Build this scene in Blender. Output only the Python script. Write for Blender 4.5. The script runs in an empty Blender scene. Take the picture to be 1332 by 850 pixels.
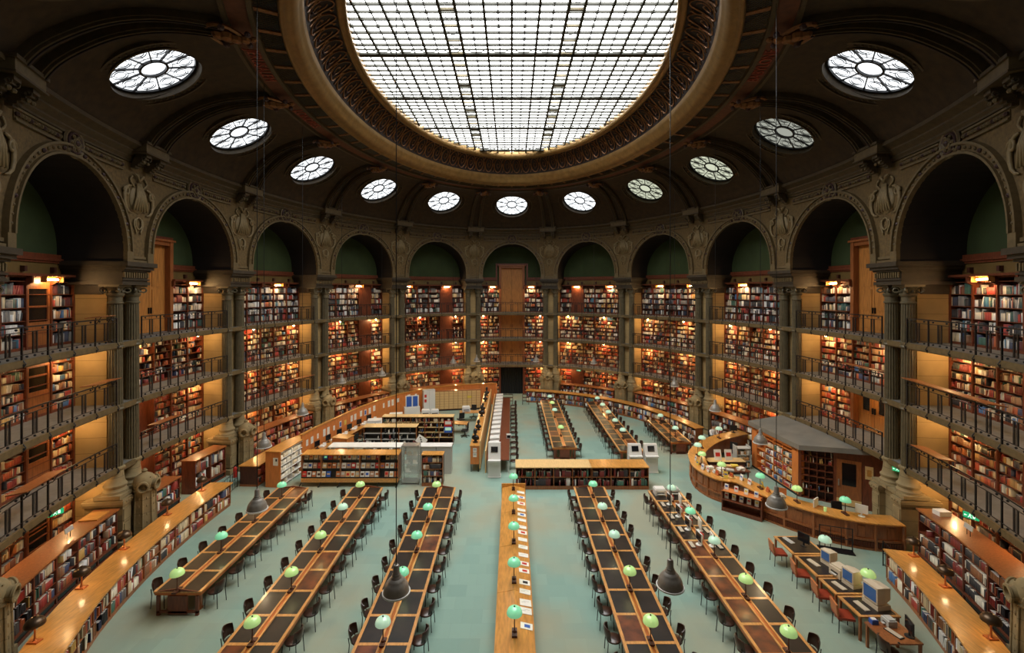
import bpy, math, random
import numpy as np
from mathutils import Vector, Matrix
random.seed(7)
R_ = random.random
PI = math.pi
col = bpy.context.scene.collection

# ------------------------------------------------------------------ plan of the oval room (metres, camera looks towards +Y)
A, B = 16.3, 21.85
_th = np.linspace(0, 2*PI, 20001)
_x = A*np.sin(_th); _y = B*np.cos(_th)
_s = np.concatenate([[0], np.cumsum(np.hypot(np.diff(_x), np.diff(_y)))])
PER = float(_s[-1]); L = PER/16
def ang(s): return float(np.interp(s % PER, _s, _th))
def nrm(s):
    a = ang(s); x = A*math.sin(a)/A**2; y = B*math.cos(a)/B**2
    h = math.hypot(x, y); return x/h, y/h
def W(s, t, z=0.0):                      # arc position s, offset t outwards
    if t > 1.15: t -= .27               # depth of the alcoves behind the arcade
    a = ang(s); n = nrm(s)
    return (A*math.sin(a)+n[0]*t, B*math.cos(a)+n[1]*t, z)
def C_(s, w, z=0.0):                     # arc position s, inset w towards the middle of the dome
    a = ang(s)
    return ((A-w)*math.sin(a), (B-w)*math.cos(a), z)
def s_of_d(d, t, side):                  # arc position whose distance from the camera plane is d
    lo, hi = 0.0, PER/2
    for _ in range(50):
        m = (lo+hi)/2
        if W(m, t)[1]+22.85 > d: lo = m
        else: hi = m
    return side*(lo+hi)/2
def bay_of(s): return int(math.floor(s/L+.5))

# ------------------------------------------------------------------ materials
def M_(name, c, rough=.5, metal=0., var=.0, scale=4., stretch=(1,1,1), coat=0., spec=.5, bump=0., c2=None, emit=None, es=0.):
    m = bpy.data.materials.new(name); m.use_nodes = True
    nt = m.node_tree; b = nt.nodes['Principled BSDF']
    b.inputs['Base Color'].default_value = (*c, 1); b.inputs['Roughness'].default_value = rough
    b.inputs['Metallic'].default_value = metal; b.inputs['Specular IOR Level'].default_value = spec
    b.inputs['Coat Weight'].default_value = coat; b.inputs['Coat Roughness'].default_value = .15
    if emit: b.inputs['Emission Color'].default_value = (*emit, 1); b.inputs['Emission Strength'].default_value = es
    if var or bump:
        tc = nt.nodes.new('ShaderNodeTexCoord'); mp = nt.nodes.new('ShaderNodeMapping')
        mp.inputs['Scale'].default_value = stretch
        nz = nt.nodes.new('ShaderNodeTexNoise'); nz.inputs['Scale'].default_value = scale; nz.inputs['Detail'].default_value = 5
        nt.links.new(tc.outputs['Object'], mp.inputs[0]); nt.links.new(mp.outputs[0], nz.inputs['Vector'])
        cr = nt.nodes.new('ShaderNodeValToRGB')
        d = c2 or tuple(x*(1-var) for x in c)
        cr.color_ramp.elements[0].position = .3; cr.color_ramp.elements[0].color = (*d, 1)
        cr.color_ramp.elements[1].position = .7; cr.color_ramp.elements[1].color = (*[min(1, x*(1+var*.6)) for x in c], 1)
        nt.links.new(nz.outputs['Fac'], cr.inputs[0])
        if var: nt.links.new(cr.outputs[0], b.inputs['Base Color'])
        if bump:
            bp = nt.nodes.new('ShaderNodeBump'); bp.inputs['Strength'].default_value = bump; bp.inputs['Distance'].default_value = .02
            nt.links.new(nz.outputs['Fac'], bp.inputs['Height']); nt.links.new(bp.outputs[0], b.inputs['Normal'])
    return m
def E_(name, c, s):
    m = bpy.data.materials.new(name); m.use_nodes = True; nt = m.node_tree
    nt.nodes.remove(nt.nodes['Principled BSDF']); e = nt.nodes.new('ShaderNodeEmission')
    e.inputs[0].default_value = (*c, 1); e.inputs[1].default_value = s
    nt.links.new(e.outputs[0], nt.nodes['Material Output'].inputs[0]); return m
m_red   = M_('mahogany', (.165,.042,.016), .42, var=.35, scale=3, stretch=(6,6,1), coat=.15)
m_redd  = M_('dark_mahogany', (.07,.018,.009), .5, var=.3, scale=3, stretch=(6,6,1))
m_panel = M_('panel_wood', (.50,.20,.045), .4, var=.35, scale=2, stretch=(10,10,.8), coat=.1)
m_oak   = M_('honey_oak', (.60,.265,.055), .3, var=.28, scale=2.2, stretch=(7,1.2,7), coat=.5)
m_oakd  = M_('table_oak', (.62,.29,.085), .33, var=.3, scale=3, stretch=(7,1.5,7), coat=.4)
m_birch = M_('pale_birch', (.72,.47,.20), .45, var=.12, scale=3, stretch=(6,1,6), coat=.1)
m_orange= M_('orange_partition', (.62,.20,.045), .5, var=.15, scale=2, stretch=(5,5,1))
m_desk  = M_('desk_wood', (.31,.10,.028), .38, var=.3, scale=2.5, stretch=(7,7,1), coat=.25)
m_leath = M_('desk_leather', (.020,.013,.010), .38, var=.5, scale=2.5, coat=.12, c2=(.010,.008,.008), spec=.4)
m_leath2= M_('worn_leather', (.15,.040,.013), .33, var=.6, scale=3, coat=.2, c2=(.05,.016,.01))
m_copper= M_('copper_trim', (.55,.17,.05), .3, metal=.6)
m_stone = M_('pier_stone', (.30,.225,.11), .85, var=.22, scale=2.2, bump=.15)
m_tan   = M_('tan_wall_stone', (.41,.28,.12), .8, var=.18, scale=1.2, bump=.05)
m_spand = M_('spandrel_mosaic', (.135,.083,.027), .8, var=.35, scale=9, bump=.3)
m_iron  = M_('olive_cast_iron', (.125,.100,.055), .5, var=.2, scale=5, metal=.1)
m_ironl = M_('olive_trim', (.135,.092,.038), .55, var=.25, scale=6)
m_cream = M_('relief_cream', (.22,.155,.068), .6, var=.2, scale=8)
m_garn  = M_('dark_garnet', (.05,.02,.018), .5)
m_black = M_('black_iron', (.012,.012,.014), .4, metal=.3)
m_slab  = M_('gallery_slab', (.20,.175,.12), .7, var=.15, scale=4)
m_grey  = M_('gallery_grey', (.17,.165,.15), .7, var=.15, scale=4)
m_green = M_('green_wall_paint', (.040,.062,.018), .85, var=.2, scale=1)
m_vault = M_('vault_brown', (.045,.024,.008), .75, var=.4, scale=3.5, bump=.3)
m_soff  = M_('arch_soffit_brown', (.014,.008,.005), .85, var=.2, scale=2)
m_rib   = M_('rib_olive', (.075,.048,.019), .6, var=.3, scale=5)
m_gold  = M_('old_gold', (.27,.155,.05), .33, metal=.45, var=.25, scale=3)
m_goldd = M_('gilt_relief', (.23,.095,.028), .4, metal=.45, var=.3, scale=8)
m_frz   = M_('frieze_ground', (.018,.008,.006), .7)
m_latt  = M_('blue_lattice_ground', (.015,.017,.026), .7)
m_red2  = M_('terracotta_band', (.13,.04,.016), .7, var=.3, scale=5)
m_bar   = M_('glazing_iron', (.022,.021,.012), .6)
m_bart  = M_('glazing_tan', (.16,.13,.07), .6)
m_rev   = M_('reveal_cream', (.82,.78,.62), .7)
m_curt  = M_('black_curtain', (.008,.009,.009), .9)
m_bgls  = M_('dark_glass', (.01,.008,.008), .12)
m_glass = E_('skylight_glass', (.97,.98,.96), 8.0)
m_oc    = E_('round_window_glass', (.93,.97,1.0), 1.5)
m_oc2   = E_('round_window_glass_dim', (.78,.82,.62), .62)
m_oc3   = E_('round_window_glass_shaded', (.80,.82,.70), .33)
m_bulb  = E_('warm_bulb', (1,.62,.22), 40)
m_bulbw = E_('white_bulb', (1,.80,.55), 9)
m_steel = M_('brushed_steel', (.45,.45,.44), .35, metal=.8)
m_shadeg= M_('pendant_enamel', (.26,.235,.20), .38, metal=.2, var=.15, scale=10)
m_bronze= M_('bronze_shade', (.10,.062,.035), .3, metal=.7)
m_white = M_('white_plastic', (.72,.70,.66), .5)
m_paper = M_('paper', (.80,.76,.68), .8)
m_crt   = M_('beige_plastic', (.62,.53,.40), .55)
m_scr   = M_('screen_black', (.01,.011,.014), .15)
m_scrb  = M_('screen_blue', (.02,.06,.16), .15, emit=(.04,.10,.24), es=.25)
m_blkp  = M_('black_plastic', (.012,.012,.013), .45)
m_chair = M_('brown_chair_shell', (.045,.02,.012), .3, coat=.3)
m_orch  = M_('tan_leather', (.50,.155,.045), .45)
m_orse  = M_('red_leather', (.30,.04,.015), .45)
m_roof  = M_('grey_roof_felt', (.19,.175,.145), .85, var=.15, scale=1.5)
m_gms   = M_('pale_grey_metal', (.50,.49,.45), .5)
m_blue  = M_('poster_blue', (.03,.10,.42), .6)
m_redp  = M_('red_enamel', (.55,.03,.02), .4)
m_yel   = M_('yellow_paper', (.75,.55,.08), .7)
m_exit  = M_('exit_green', (.01,.30,.12), .5, emit=(.02,.55,.22), es=.5)
m_exitw = M_('exit_white', (.8,.9,.85), .5, emit=(.8,1,.9), es=.8)
m_skin  = M_('skin', (.50,.29,.19), .55); m_hair = M_('dark_hair', (.03,.02,.015), .6)
m_shirt = M_('white_shirt', (.78,.77,.75), .8); m_trou = M_('dark_trousers', (.03,.03,.04), .8)
m_bust  = M_('bronze_bust', (.03,.027,.025), .3, metal=.6)
m_ochre = M_('ochre_frieze_wood', (.16,.095,.022), .6, var=.2, scale=2)
m_impost = M_('impost_dark_olive', (.045,.032,.018), .55, var=.25, scale=5)
m_letter= M_('red_lettering', (.30,.045,.02), .6)

def green_glass(name, c):
    m = M_(name, c, .25, coat=.6, emit=tuple(x*1.0 for x in c), es=.35); return m
m_gg = [green_glass('opal_green_glass', (.22,.66,.38)), green_glass('opal_yellow_green_glass', (.42,.66,.24)), green_glass('opal_pale_glass', (.42,.64,.48))]

def carpet():
    m = M_('green_carpet', (.20,.285,.225), .95, spec=.1); nt = m.node_tree; b = nt.nodes['Principled BSDF']
    tc = nt.nodes.new('ShaderNodeTexCoord')
    ck = nt.nodes.new('ShaderNodeTexBrick'); ck.offset = .5
    ck.inputs['Scale'].default_value = 1.0; ck.inputs['Brick Width'].default_value = .62; ck.inputs['Row Height'].default_value = .62
    ck.inputs['Mortar Size'].default_value = .004; ck.inputs['Bias'].default_value = 0
    ck.inputs['Color1'].default_value = (.235,.350,.295,1); ck.inputs['Color2'].default_value = (.268,.388,.325,1); ck.inputs['Mortar'].default_value = (.24,.34,.29,1)
    nt.links.new(tc.outputs['Object'], ck.inputs['Vector'])
    nz = nt.nodes.new('ShaderNodeTexNoise'); nz.inputs['Scale'].default_value = .22; nz.inputs['Detail'].default_value = 3
    nt.links.new(tc.outputs['Object'], nz.inputs['Vector'])
    mx = nt.nodes.new('ShaderNodeMix'); mx.data_type = 'RGBA'; mx.blend_type = 'MIX'
    mp = nt.nodes.new('ShaderNodeMapRange'); mp.inputs[1].default_value = .42; mp.inputs[2].default_value = .64; mp.inputs[4].default_value = .85
    nt.links.new(nz.outputs['Fac'], mp.inputs[0]); nt.links.new(mp.outputs[0], mx.inputs[0])
    nt.links.new(ck.outputs['Color'], mx.inputs[6]); mx.inputs[7].default_value = (.35,.33,.23,1)  # warm beige patches: lamp light painted into the carpet colour
    nt.links.new(mx.outputs[2], b.inputs['Base Color'])
    n2 = nt.nodes.new('ShaderNodeTexNoise'); n2.inputs['Scale'].default_value = 60
    bp = nt.nodes.new('ShaderNodeBump'); bp.inputs['Strength'].default_value = .3; bp.inputs['Distance'].default_value = .01
    nt.links.new(tc.outputs['Object'], n2.inputs['Vector']); nt.links.new(n2.outputs['Fac'], bp.inputs['Height']); nt.links.new(bp.outputs[0], b.inputs['Normal'])
    return m
m_carpet = carpet()
def attr_mat():
    m = M_('book_bindings', (.5,.5,.5), .55); nt = m.node_tree
    a = nt.nodes.new('ShaderNodeAttribute'); a.attribute_name = 'tint'
    nt.links.new(a.outputs['Color'], nt.nodes['Principled BSDF'].inputs['Base Color']); return m
m_books = attr_mat()
def obj_mat(name, rough=.5):
    m = M_(name, (.5,.5,.5), rough); nt = m.node_tree
    a = nt.nodes.new('ShaderNodeObjectInfo')
    nt.links.new(a.outputs['Color'], nt.nodes['Principled BSDF'].inputs['Base Color']); return m
m_cover = obj_mat('book_cover')
# stone courses on tan walls
def add_courses(m, row, width):
    nt = m.node_tree; b = nt.nodes['Principled BSDF']
    src = b.inputs['Base Color'].links[0].from_socket
    tc = nt.nodes.new('ShaderNodeTexCoord'); sx = nt.nodes.new('ShaderNodeSeparateXYZ'); cx = nt.nodes.new('ShaderNodeCombineXYZ')
    nt.links.new(tc.outputs['Object'], sx.inputs[0]); nt.links.new(sx.outputs['X'], cx.inputs['X']); nt.links.new(sx.outputs['Z'], cx.inputs['Y'])
    br = nt.nodes.new('ShaderNodeTexBrick'); br.inputs['Scale'].default_value = 1; br.inputs['Brick Width'].default_value = width; br.inputs['Row Height'].default_value = row
    br.inputs['Mortar Size'].default_value = .012; br.inputs['Color1'].default_value = (1,1,1,1); br.inputs['Color2'].default_value = (.92,.92,.92,1); br.inputs['Mortar'].default_value = (.6,.6,.6,1)
    nt.links.new(cx.outputs[0], br.inputs['Vector'])
    mx = nt.nodes.new('ShaderNodeMix'); mx.data_type = 'RGBA'; mx.blend_type = 'MULTIPLY'; mx.inputs[0].default_value = 1
    nt.links.new(src, mx.inputs[6]); nt.links.new(br.outputs['Color'], mx.inputs[7]); nt.links.new(mx.outputs[2], b.inputs['Base Color'])
add_courses(m_tan, .62, 50); add_courses(m_stone, .55, 50)

# ------------------------------------------------------------------ mesh building
class MB:
    def __init__(s): s.v = []; s.f = []; s.mi = []; s.cur = 0
    def mat(s, i): s.cur = i; return s
    def add(s, vs, fs):
        o = len(s.v); s.v += [tuple(p) for p in vs]
        for f in fs: s.f.append([i+o for i in f]); s.mi.append(s.cur)
    def box(s, x0, x1, y0, y1, z0, z1):
        s.add([(x0,y0,z0),(x1,y0,z0),(x1,y1,z0),(x0,y1,z0),(x0,y0,z1),(x1,y0,z1),(x1,y1,z1),(x0,y1,z1)],
              [(3,2,1,0),(4,5,6,7),(0,1,5,4),(1,2,6,5),(2,3,7,6),(3,0,4,7)]); return s
    def obox(s, c, size, rz=0., rx=0., ry=0.):
        m = Matrix.Translation(c) @ Matrix.Rotation(rz,4,'Z') @ Matrix.Rotation(ry,4,'Y') @ Matrix.Rotation(rx,4,'X')
        a, b, d = [q/2 for q in size]
        vs = [m @ Vector(p) for p in [(-a,-b,-d),(a,-b,-d),(a,b,-d),(-a,b,-d),(-a,-b,d),(a,-b,d),(a,b,d),(-a,b,d)]]
        s.add(vs, [(3,2,1,0),(4,5,6,7),(0,1,5,4),(1,2,6,5),(2,3,7,6),(3,0,4,7)]); return s
    def lathe(s, prof, n=16, c=(0,0,0), phase=0, sx=1, sy=1, cap=True):
        vs = []
        for r, z in prof:
            for k in range(n):
                a = 2*PI*k/n+phase; vs.append((c[0]+r*math.cos(a)*sx, c[1]+r*math.sin(a)*sy, c[2]+z))
        fs = []
        for j in range(len(prof)-1):
            for k in range(n):
                k2 = (k+1) % n; fs.append((j*n+k, j*n+k2, (j+1)*n+k2, (j+1)*n+k))
        if cap:
            fs.append(tuple(range(n))[::-1]); fs.append(tuple((len(prof)-1)*n+k for k in range(n)))
        s.add(vs, fs); return s
    def star(s, z0, z1, r0, r1, flutes, depth, c=(0,0)):
        n = flutes*4; vs = []
        for r, z in ((r0,z0),(r1,z1)):
            for k in range(n):
                a = 2*PI*k/n; rr = r if k % 4 in (0,1) else r-depth
                vs.append((c[0]+rr*math.cos(a), c[1]+rr*math.sin(a), z))
        s.add(vs, [(k, (k+1) % n, n+(k+1) % n, n+k) for k in range(n)]); return s
    def tube(s, pts, r, n=6, closed=False, cap=True):
        pts = [Vector(p) for p in pts]; N = len(pts); vs = []; prev = None
        rs = r if isinstance(r, (list, tuple)) else [r]*N
        for i, p in enumerate(pts):
            if closed: d = pts[(i+1) % N]-pts[i-1]
            else: d = pts[min(i+1,N-1)]-pts[max(i-1,0)]
            if d.length < 1e-9: d = Vector((0,0,1))
            d.normalize()
            if prev is None:
                u = d.orthogonal().normalized()
            else:
                u = (prev-d*prev.dot(d)); u = u.normalized() if u.length > 1e-6 else d.orthogonal().normalized()
            prev = u; w = d.cross(u)
            for k in range(n):
                a = 2*PI*k/n; vs.append(p+(u*math.cos(a)+w*math.sin(a))*rs[i])
        fs = []
        for i in range(N if closed else N-1):
            j = (i+1) % N
            for k in range(n):
                k2 = (k+1) % n; fs.append((i*n+k, i*n+k2, j*n+k2, j*n+k))
        if cap and not closed: fs.append(tuple(range(n))[::-1]); fs.append(tuple((N-1)*n+k for k in range(n)))
        s.add(vs, fs); return s
    def sphere(s, c, r, n=8, sc=(1,1,1), m=None):
        m = m or max(4, n//2); vs = [(c[0],c[1],c[2]-r*sc[2])]
        for j in range(1, m):
            a = -PI/2+PI*j/m
            for k in range(n):
                b = 2*PI*k/n; vs.append((c[0]+r*sc[0]*math.cos(a)*math.cos(b), c[1]+r*sc[1]*math.cos(a)*math.sin(b), c[2]+r*sc[2]*math.sin(a)))
        vs.append((c[0],c[1],c[2]+r*sc[2])); fs = []
        for k in range(n): fs.append((0, 1+(k+1) % n, 1+k)); fs.append((len(vs)-1, 1+(m-2)*n+k, 1+(m-2)*n+(k+1) % n))
        for j in range(m-2):
            for k in range(n):
                k2 = (k+1) % n; fs.append((1+j*n+k, 1+j*n+k2, 1+(j+1)*n+k2, 1+(j+1)*n+k))
        s.add(vs, fs); return s
    def prism(s, poly, z0, z1):
        n = len(poly); vs = [(x,y,z0) for x,y in poly]+[(x,y,z1) for x,y in poly]
        s.add(vs, [tuple(range(n))[::-1], tuple(range(n,2*n))]+[(i,(i+1) % n,n+(i+1) % n,n+i) for i in range(n)]); return s
    def ring(s, s0, s1, t0, t1, z0, z1, step=.75, f=None, n=None, z0b=None, z1b=None):
        # curved box that follows the oval; optional z0b/z1b are the heights at t1
        f = f or W; n = n or max(1, int(math.ceil(abs(s1-s0)/step))); vs = []
        z0b = z0 if z0b is None else z0b; z1b = z1 if z1b is None else z1b
        for k in range(n+1):
            q = s0+(s1-s0)*k/n
            vs += [f(q,t0,z0), f(q,t1,z0b), f(q,t1,z1b), f(q,t0,z1)]
        fs = [(0,1,2,3), tuple(4*n+i for i in (3,2,1,0))]
        for k in range(n):
            a, b = 4*k, 4*k+4
            for i in range(4):
                j = (i+1) % 4; fs.append((a+i, b+i, b+j, a+j))
        s.add(vs, fs); return s
    def chord(s, s0, s1, t0, t1, z0, z1):    # straight box between two arc positions
        return s.ring(s0, s1, t0, t1, z0, z1, n=1)
    def sweep(s, prof, closed_n=160, f=None):   # profile [(w,z)] round the whole oval
        f = f or C_; vs = []; n = closed_n
        for k in range(n):
            q = PER*k/n
            vs += [f(q, w, z) for w, z in prof]
        m = len(prof); fs = []
        for k in range(n):
            k2 = (k+1) % n
            for j in range(m-1): fs.append((k*m+j, k2*m+j, k2*m+j+1, k*m+j+1))
        s.add(vs, fs); return s
    def build(s, name, mats, parent=None, world=False, smooth=False, autosm=False):
        me = bpy.data.meshes.new(name); vs = s.v
        if world and parent is not None:
            off = Vector((0,0,0)); p = parent
            while p is not None: off += p.location; p = p.parent
            vs = [(a-off.x, b-off.y, c-off.z) for a, b, c in vs]
        me.from_pydata(vs, [], s.f)
        for m in (mats if isinstance(mats, (list, tuple)) else [mats]): me.materials.append(m)
        if any(s.mi): me.polygons.foreach_set('material_index', s.mi)
        if smooth: me.polygons.foreach_set('use_smooth', [True]*len(me.polygons))
        me.update()
        if autosm:
            try: me.set_sharp_from_angle(angle=math.radians(40))
            except Exception: pass
        o = bpy.data.objects.new(name, me); col.objects.link(o)
        if parent is not None: o.parent = parent
        return o
def thing(name, label, cat, loc=(0,0,0), rz=0., group=None):
    o = bpy.data.objects.new(name, None); col.objects.link(o); o.empty_display_size = .2
    o.location = loc; o.rotation_euler = (0,0,rz); o['label'] = label; o['category'] = cat
    if group: o['group'] = group
    return o
def tag(o, label, cat, group=None, kind=None):
    o['label'] = label; o['category'] = cat
    if group: o['group'] = group
    if kind: o['kind'] = kind
    return o
def struct(o): o['kind'] = 'structure'; return o
def dup(root, loc, rz=0., label=None, group=None, scale=None):
    r = root.copy(); col.objects.link(r); r.location = loc; r.rotation_euler = (0,0,rz)
    if scale: r.scale = scale
    if label: r['label'] = label
    if group: r['group'] = group
    def rec(src, dst):
        for ch in src.children:
            c = ch.copy(); col.objects.link(c); c.parent = dst; rec(ch, c)
    rec(root, r); return r
def lamp_light(parent, loc, watts, color=(1,.62,.28), r=.05, spot=None):
    ld = bpy.data.lights.new('lamp_glow', 'SPOT' if spot else 'POINT'); ld.energy = watts; ld.color = color; ld.shadow_soft_size = r
    if spot: ld.spot_size = spot; ld.spot_blend = .6
    o = bpy.data.objects.new('lamp_glow', ld); col.objects.link(o); o.parent = parent; o.location = loc; return o
ORD = ['zeroth','first','second','third','fourth','fifth','sixth','seventh','eighth','ninth','tenth','eleventh','twelfth','thirteenth','fourteenth','fifteenth','sixteenth','seventeenth','eighteenth','nineteenth','twentieth']
def ordn(n): return ORD[n] if n < len(ORD) else '%dth' % n
def bayname(i):
    if i == 0: return 'in the central far bay'
    return 'in %s bay %s of far doors' % (ordn(abs(i)), 'left' if i < 0 else 'right')
def piername(k):   # pier at s=(k+.5)L
    n = k+1 if k >= 0 else -k
    return '%s pier %s of far doors' % (ordn(n), 'right' if k >= 0 else 'left')
G = [0, 3.15, 5.65, 8.15]
LV = ['floor level', 'lowest gallery', 'middle gallery', 'top gallery']
VIS = range(-5, 6)

# ------------------------------------------------------------------ floor, walls
mb = MB(); mb.ring(0, PER, -21, 0, 0, 0)
mb = MB()
pts = [W(PER*k/96, 2.3) for k in range(96)]
mb.prism([(p[0],p[1]) for p in pts], -.15, 0)
struct(mb.build('floor', m_carpet))
SIDES = {'far': range(-2,3), 'right': range(3,6), 'near': range(6,11), 'left': range(-5,-2)}
RZ, ZC, RA = 11.4, 11.82, 2.93
for side, bays in SIDES.items():
    w = MB(); w.cur = 0
    for i in bays:
        s0, s1 = (i-.5)*L, (i+.5)*L
        w.mat(0).ring(s0, s1, 2.1, 2.3, -.1, 11.35, n=6)
        w.mat(1).ring(s0, s1, 2.1, 2.3, 11.35, 15.2, n=6)
        # spandrel face and soffit of the arch
        us = [-L/2, -RA-.4]+[-RA*math.cos(PI*k/28) for k in range(29)]+[RA+.4, L/2]
        def az(u): return ZC+math.sqrt(max(0, RA*RA-u*u)) if abs(u) < RA-1e-6 else (ZC if abs(abs(u)-RA) < 1e-6 else RZ)
        tf, tb = -.5, 2.15
        vs, fs = [], []
        for u in us: vs += [W(i*L+u, tf, az(u)), W(i*L+u, tf, 16.2)]
        for k in range(len(us)-1): fs.append((2*k, 2*k+2, 2*k+3, 2*k+1))
        w.mat(2).add(vs, fs)
        # stilt corners
        for sg in (-1, 1):
            w.add([W(i*L+sg*RA,tf,RZ), W(i*L+sg*(RA+.4),tf,RZ), W(i*L+sg*(RA+.4),tf,RZ+.01), W(i*L+sg*RA,tf,ZC)], [(0,1,2,3)])
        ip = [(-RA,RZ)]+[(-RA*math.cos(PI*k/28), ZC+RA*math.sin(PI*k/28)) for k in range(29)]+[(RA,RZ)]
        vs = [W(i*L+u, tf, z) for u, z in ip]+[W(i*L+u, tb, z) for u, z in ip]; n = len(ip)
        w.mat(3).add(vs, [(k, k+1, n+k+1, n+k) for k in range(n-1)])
        w.ring(s0, s1, -.5, 2.3, 16.2, 16.3, n=6)
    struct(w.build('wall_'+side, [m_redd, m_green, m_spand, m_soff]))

# mouldings round each arch, bead friezes and the cornice
ntrim = 0
def trim(mb, mats, smooth=False):
    global ntrim; ntrim += 1
    return struct(mb.build('trim_%d' % ntrim, mats, smooth=smooth))
for i in range(-6, 7):
    b = MB(); N = 36
    def ap(r, th_, t): return W(i*L-r*math.cos(th_), t, ZC+r*math.sin(th_))
    for (r0, r1, t1, mi) in ((RA,RA+.08,-.66,0),(RA+.08,RA+.30,-.58,1),(RA+.30,RA+.38,-.66,0)):
        b.mat(mi); vs = []
        for k in range(N+1):
            th_ = PI*k/N; vs += [ap(r0,th_,-.48), ap(r0,th_,t1), ap(r1,th_,t1), ap(r1,th_,-.48)]
        fs = []
        for k in range(N):
            for j in range(3): fs.append((4*k+j, 4*k+4+j, 4*k+5+j, 4*k+1+j))
        b.add(vs, fs)
    for sg in (-1,1):
        b.mat(0).ring(i*L+sg*RA, i*L+sg*(RA+.38), -.64, -.48, RZ, ZC, n=1)
    for k in range(1, 36):
        th_ = PI*k/36; big = k % 4 == 0
        b.mat(2 if big else 0); b.sphere(ap(RA+.19, th_, -.6), .075 if big else .055, 6, m=4)
    # bead frieze along the top of the spandrels
    for sg in (-1, 1):
        u0, u1 = sg*.62, sg*(L/2-.95)
        b.mat(0).ring(i*L+u0, i*L+u1, -.58, -.48, 15.02, 15.09); b.ring(i*L+u0, i*L+u1, -.58, -.48, 15.34, 15.41)
        b.mat(1).ring(i*L+u0, i*L+u1, -.53, -.48, 15.09, 15.34)
        for k in range(14):
            u = u0+(u1-u0)*(k+.5)/14; b.mat(2 if k % 4 == 1 else 0); b.sphere(W(i*L+u, -.57, 15.215), .07, 6, m=4)
    trim(b, [m_ironl, m_spand, m_garn])
    # rosette at the crown of the arch
    r = MB(); c = Vector(W(i*L, -.56, 15.2)); nn = nrm(i*L); a3 = Vector((nn[1], -nn[0], 0)); up = Vector((0,0,1)); nv = Vector((nn[0], nn[1], 0))
    for rad, tr, off, mi in ((.46,.06,.02,0),(.33,.035,.06,1),(.14,.05,.10,0)):
        r.mat(mi).tube([c+a3*rad*math.cos(q)+up*rad*math.sin(q)-nv*off for q in [2*PI*k/20 for k in range(20)]], tr, 5, closed=True)
    r.mat(1); r.add([c+a3*.46*math.cos(2*PI*k/20)+up*.46*math.sin(2*PI*k/20)-nv*.03 for k in range(20)], [tuple(range(20))])
    for k in range(6):
        q = 2*PI*k/6; r.mat(0).sphere(c+a3*.235*math.cos(q)+up*.235*math.sin(q)-nv*.07, .07, 6)
    r.mat(1).sphere(c-nv*.1, .1, 8)
    tag(r.build('arch_rosette', [m_ironl, m_garn]), 'round carved rosette over the arch crown '+bayname(i) if abs(i) < 6 else 'round carved rosette over a near arch %s' % ('left' if i < 0 else 'right'), 'ornament')
c = MB()
c.sweep([(.45,15.45),(.58,15.45),(.58,15.52),(.66,15.60),(.66,15.66),(.84,15.82),(.84,15.88),(.93,15.93),(1.12,16.02),(1.12,16.16),(.9,16.2)], 192)
trim(c, m_rib)

# ------------------------------------------------------------------ dome with its round windows
raw = [(1.02,16.15),(1.42,16.8),(2.05,17.42),(2.85,18.0),(3.8,18.42),(4.8,18.64),(5.75,18.72)]
def catmull(P, m=10):
    out = []; Q = [P[0]]+P+[P[-1]]
    for k in range(1, len(Q)-2):
        p0, p1, p2, p3 = [np.array(q, float) for q in Q[k-1:k+3]]
        for j in range(m):
            t = j/m; out.append(tuple(.5*((2*p1)+(-p0+p2)*t+(2*p0-5*p1+4*p2-p3)*t*t+(-p0+3*p1-3*p2+p3)*t**3)))
    out.append(P[-1]); return out
PR = catmull(raw); _pv = np.concatenate([[0], np.cumsum([math.dist(PR[k], PR[k+1]) for k in range(len(PR)-1)])])
VT = float(_pv[-1]); _pw = [p[0] for p in PR]; _pz = [p[1] for p in PR]
V0 = float(np.interp(2.85, _pw, _pv))
def DOME(s, v, off=0.):
    w = float(np.interp(v, _pv, _pw)); z = float(np.interp(v, _pv, _pz))
    p = Vector(C_(s, w, z))
    if off:
        e = 1e-2
        a = Vector(C_(s+e, w, z))-Vector(C_(s-e, w, z))
        v1, v2 = min(v+.05, VT), max(v-.05, 0)
        b = Vector(C_(s, float(np.interp(v1,_pv,_pw)), float(np.interp(v1,_pv,_pz))))-Vector(C_(s, float(np.interp(v2,_pv,_pw)), float(np.interp(v2,_pv,_pz))))
        n = a.cross(b).normalized()
        if n.z > 0: n = -n
        p = p+n*off
    return p
RO = 1.46
ce = MB()
frames = {}
for i in range(-7, 9):
    sc = i*L; e = .02
    du = (DOME(sc+e,V0)-DOME(sc-e,V0))/(2*e); dv = (DOME(sc,V0+.05)-DOME(sc,V0-.05))/.1
    su, sv = du.length, dv.length; eu = du.normalized(); ev = (dv-eu*dv.dot(eu)).normalized(); nn = eu.cross(ev)
    if nn.z > 0: nn = -nn          # towards the room
    frames[i] = (DOME(sc,V0), eu, ev, nn)
    N = 48; hw = L/2
    angs = sorted([2*PI*k/N for k in range(N)]+[math.atan2(b_-V0, a_) % (2*PI) for a_ in (-hw,hw) for b_ in (0,VT)])
    K = 6; vs = []
    for a in angs:
        ca, sa = math.cos(a), math.sin(a)
        du_, dv_ = RO*ca/su, RO*sa/sv
        t = min((hw/abs(ca)) if abs(ca) > 1e-9 else 1e9, ((VT-V0)/sa) if sa > 1e-9 else ((V0/-sa) if sa < -1e-9 else 1e9))
        for k in range(K+1):
            f = k/K; vs.append(DOME(sc+du_*(1-f)+ca*t*f, V0+dv_*(1-f)+sa*t*f))
    n = len(angs); fs = []
    for j in range(n):
        j2 = (j+1) % n
        for k in range(K): fs.append((j*(K+1)+k, j*(K+1)+k+1, j2*(K+1)+k+1, j2*(K+1)+k))
    ce.add(vs, fs)
struct(ce.build('ceiling', m_vault, smooth=True))

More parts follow.
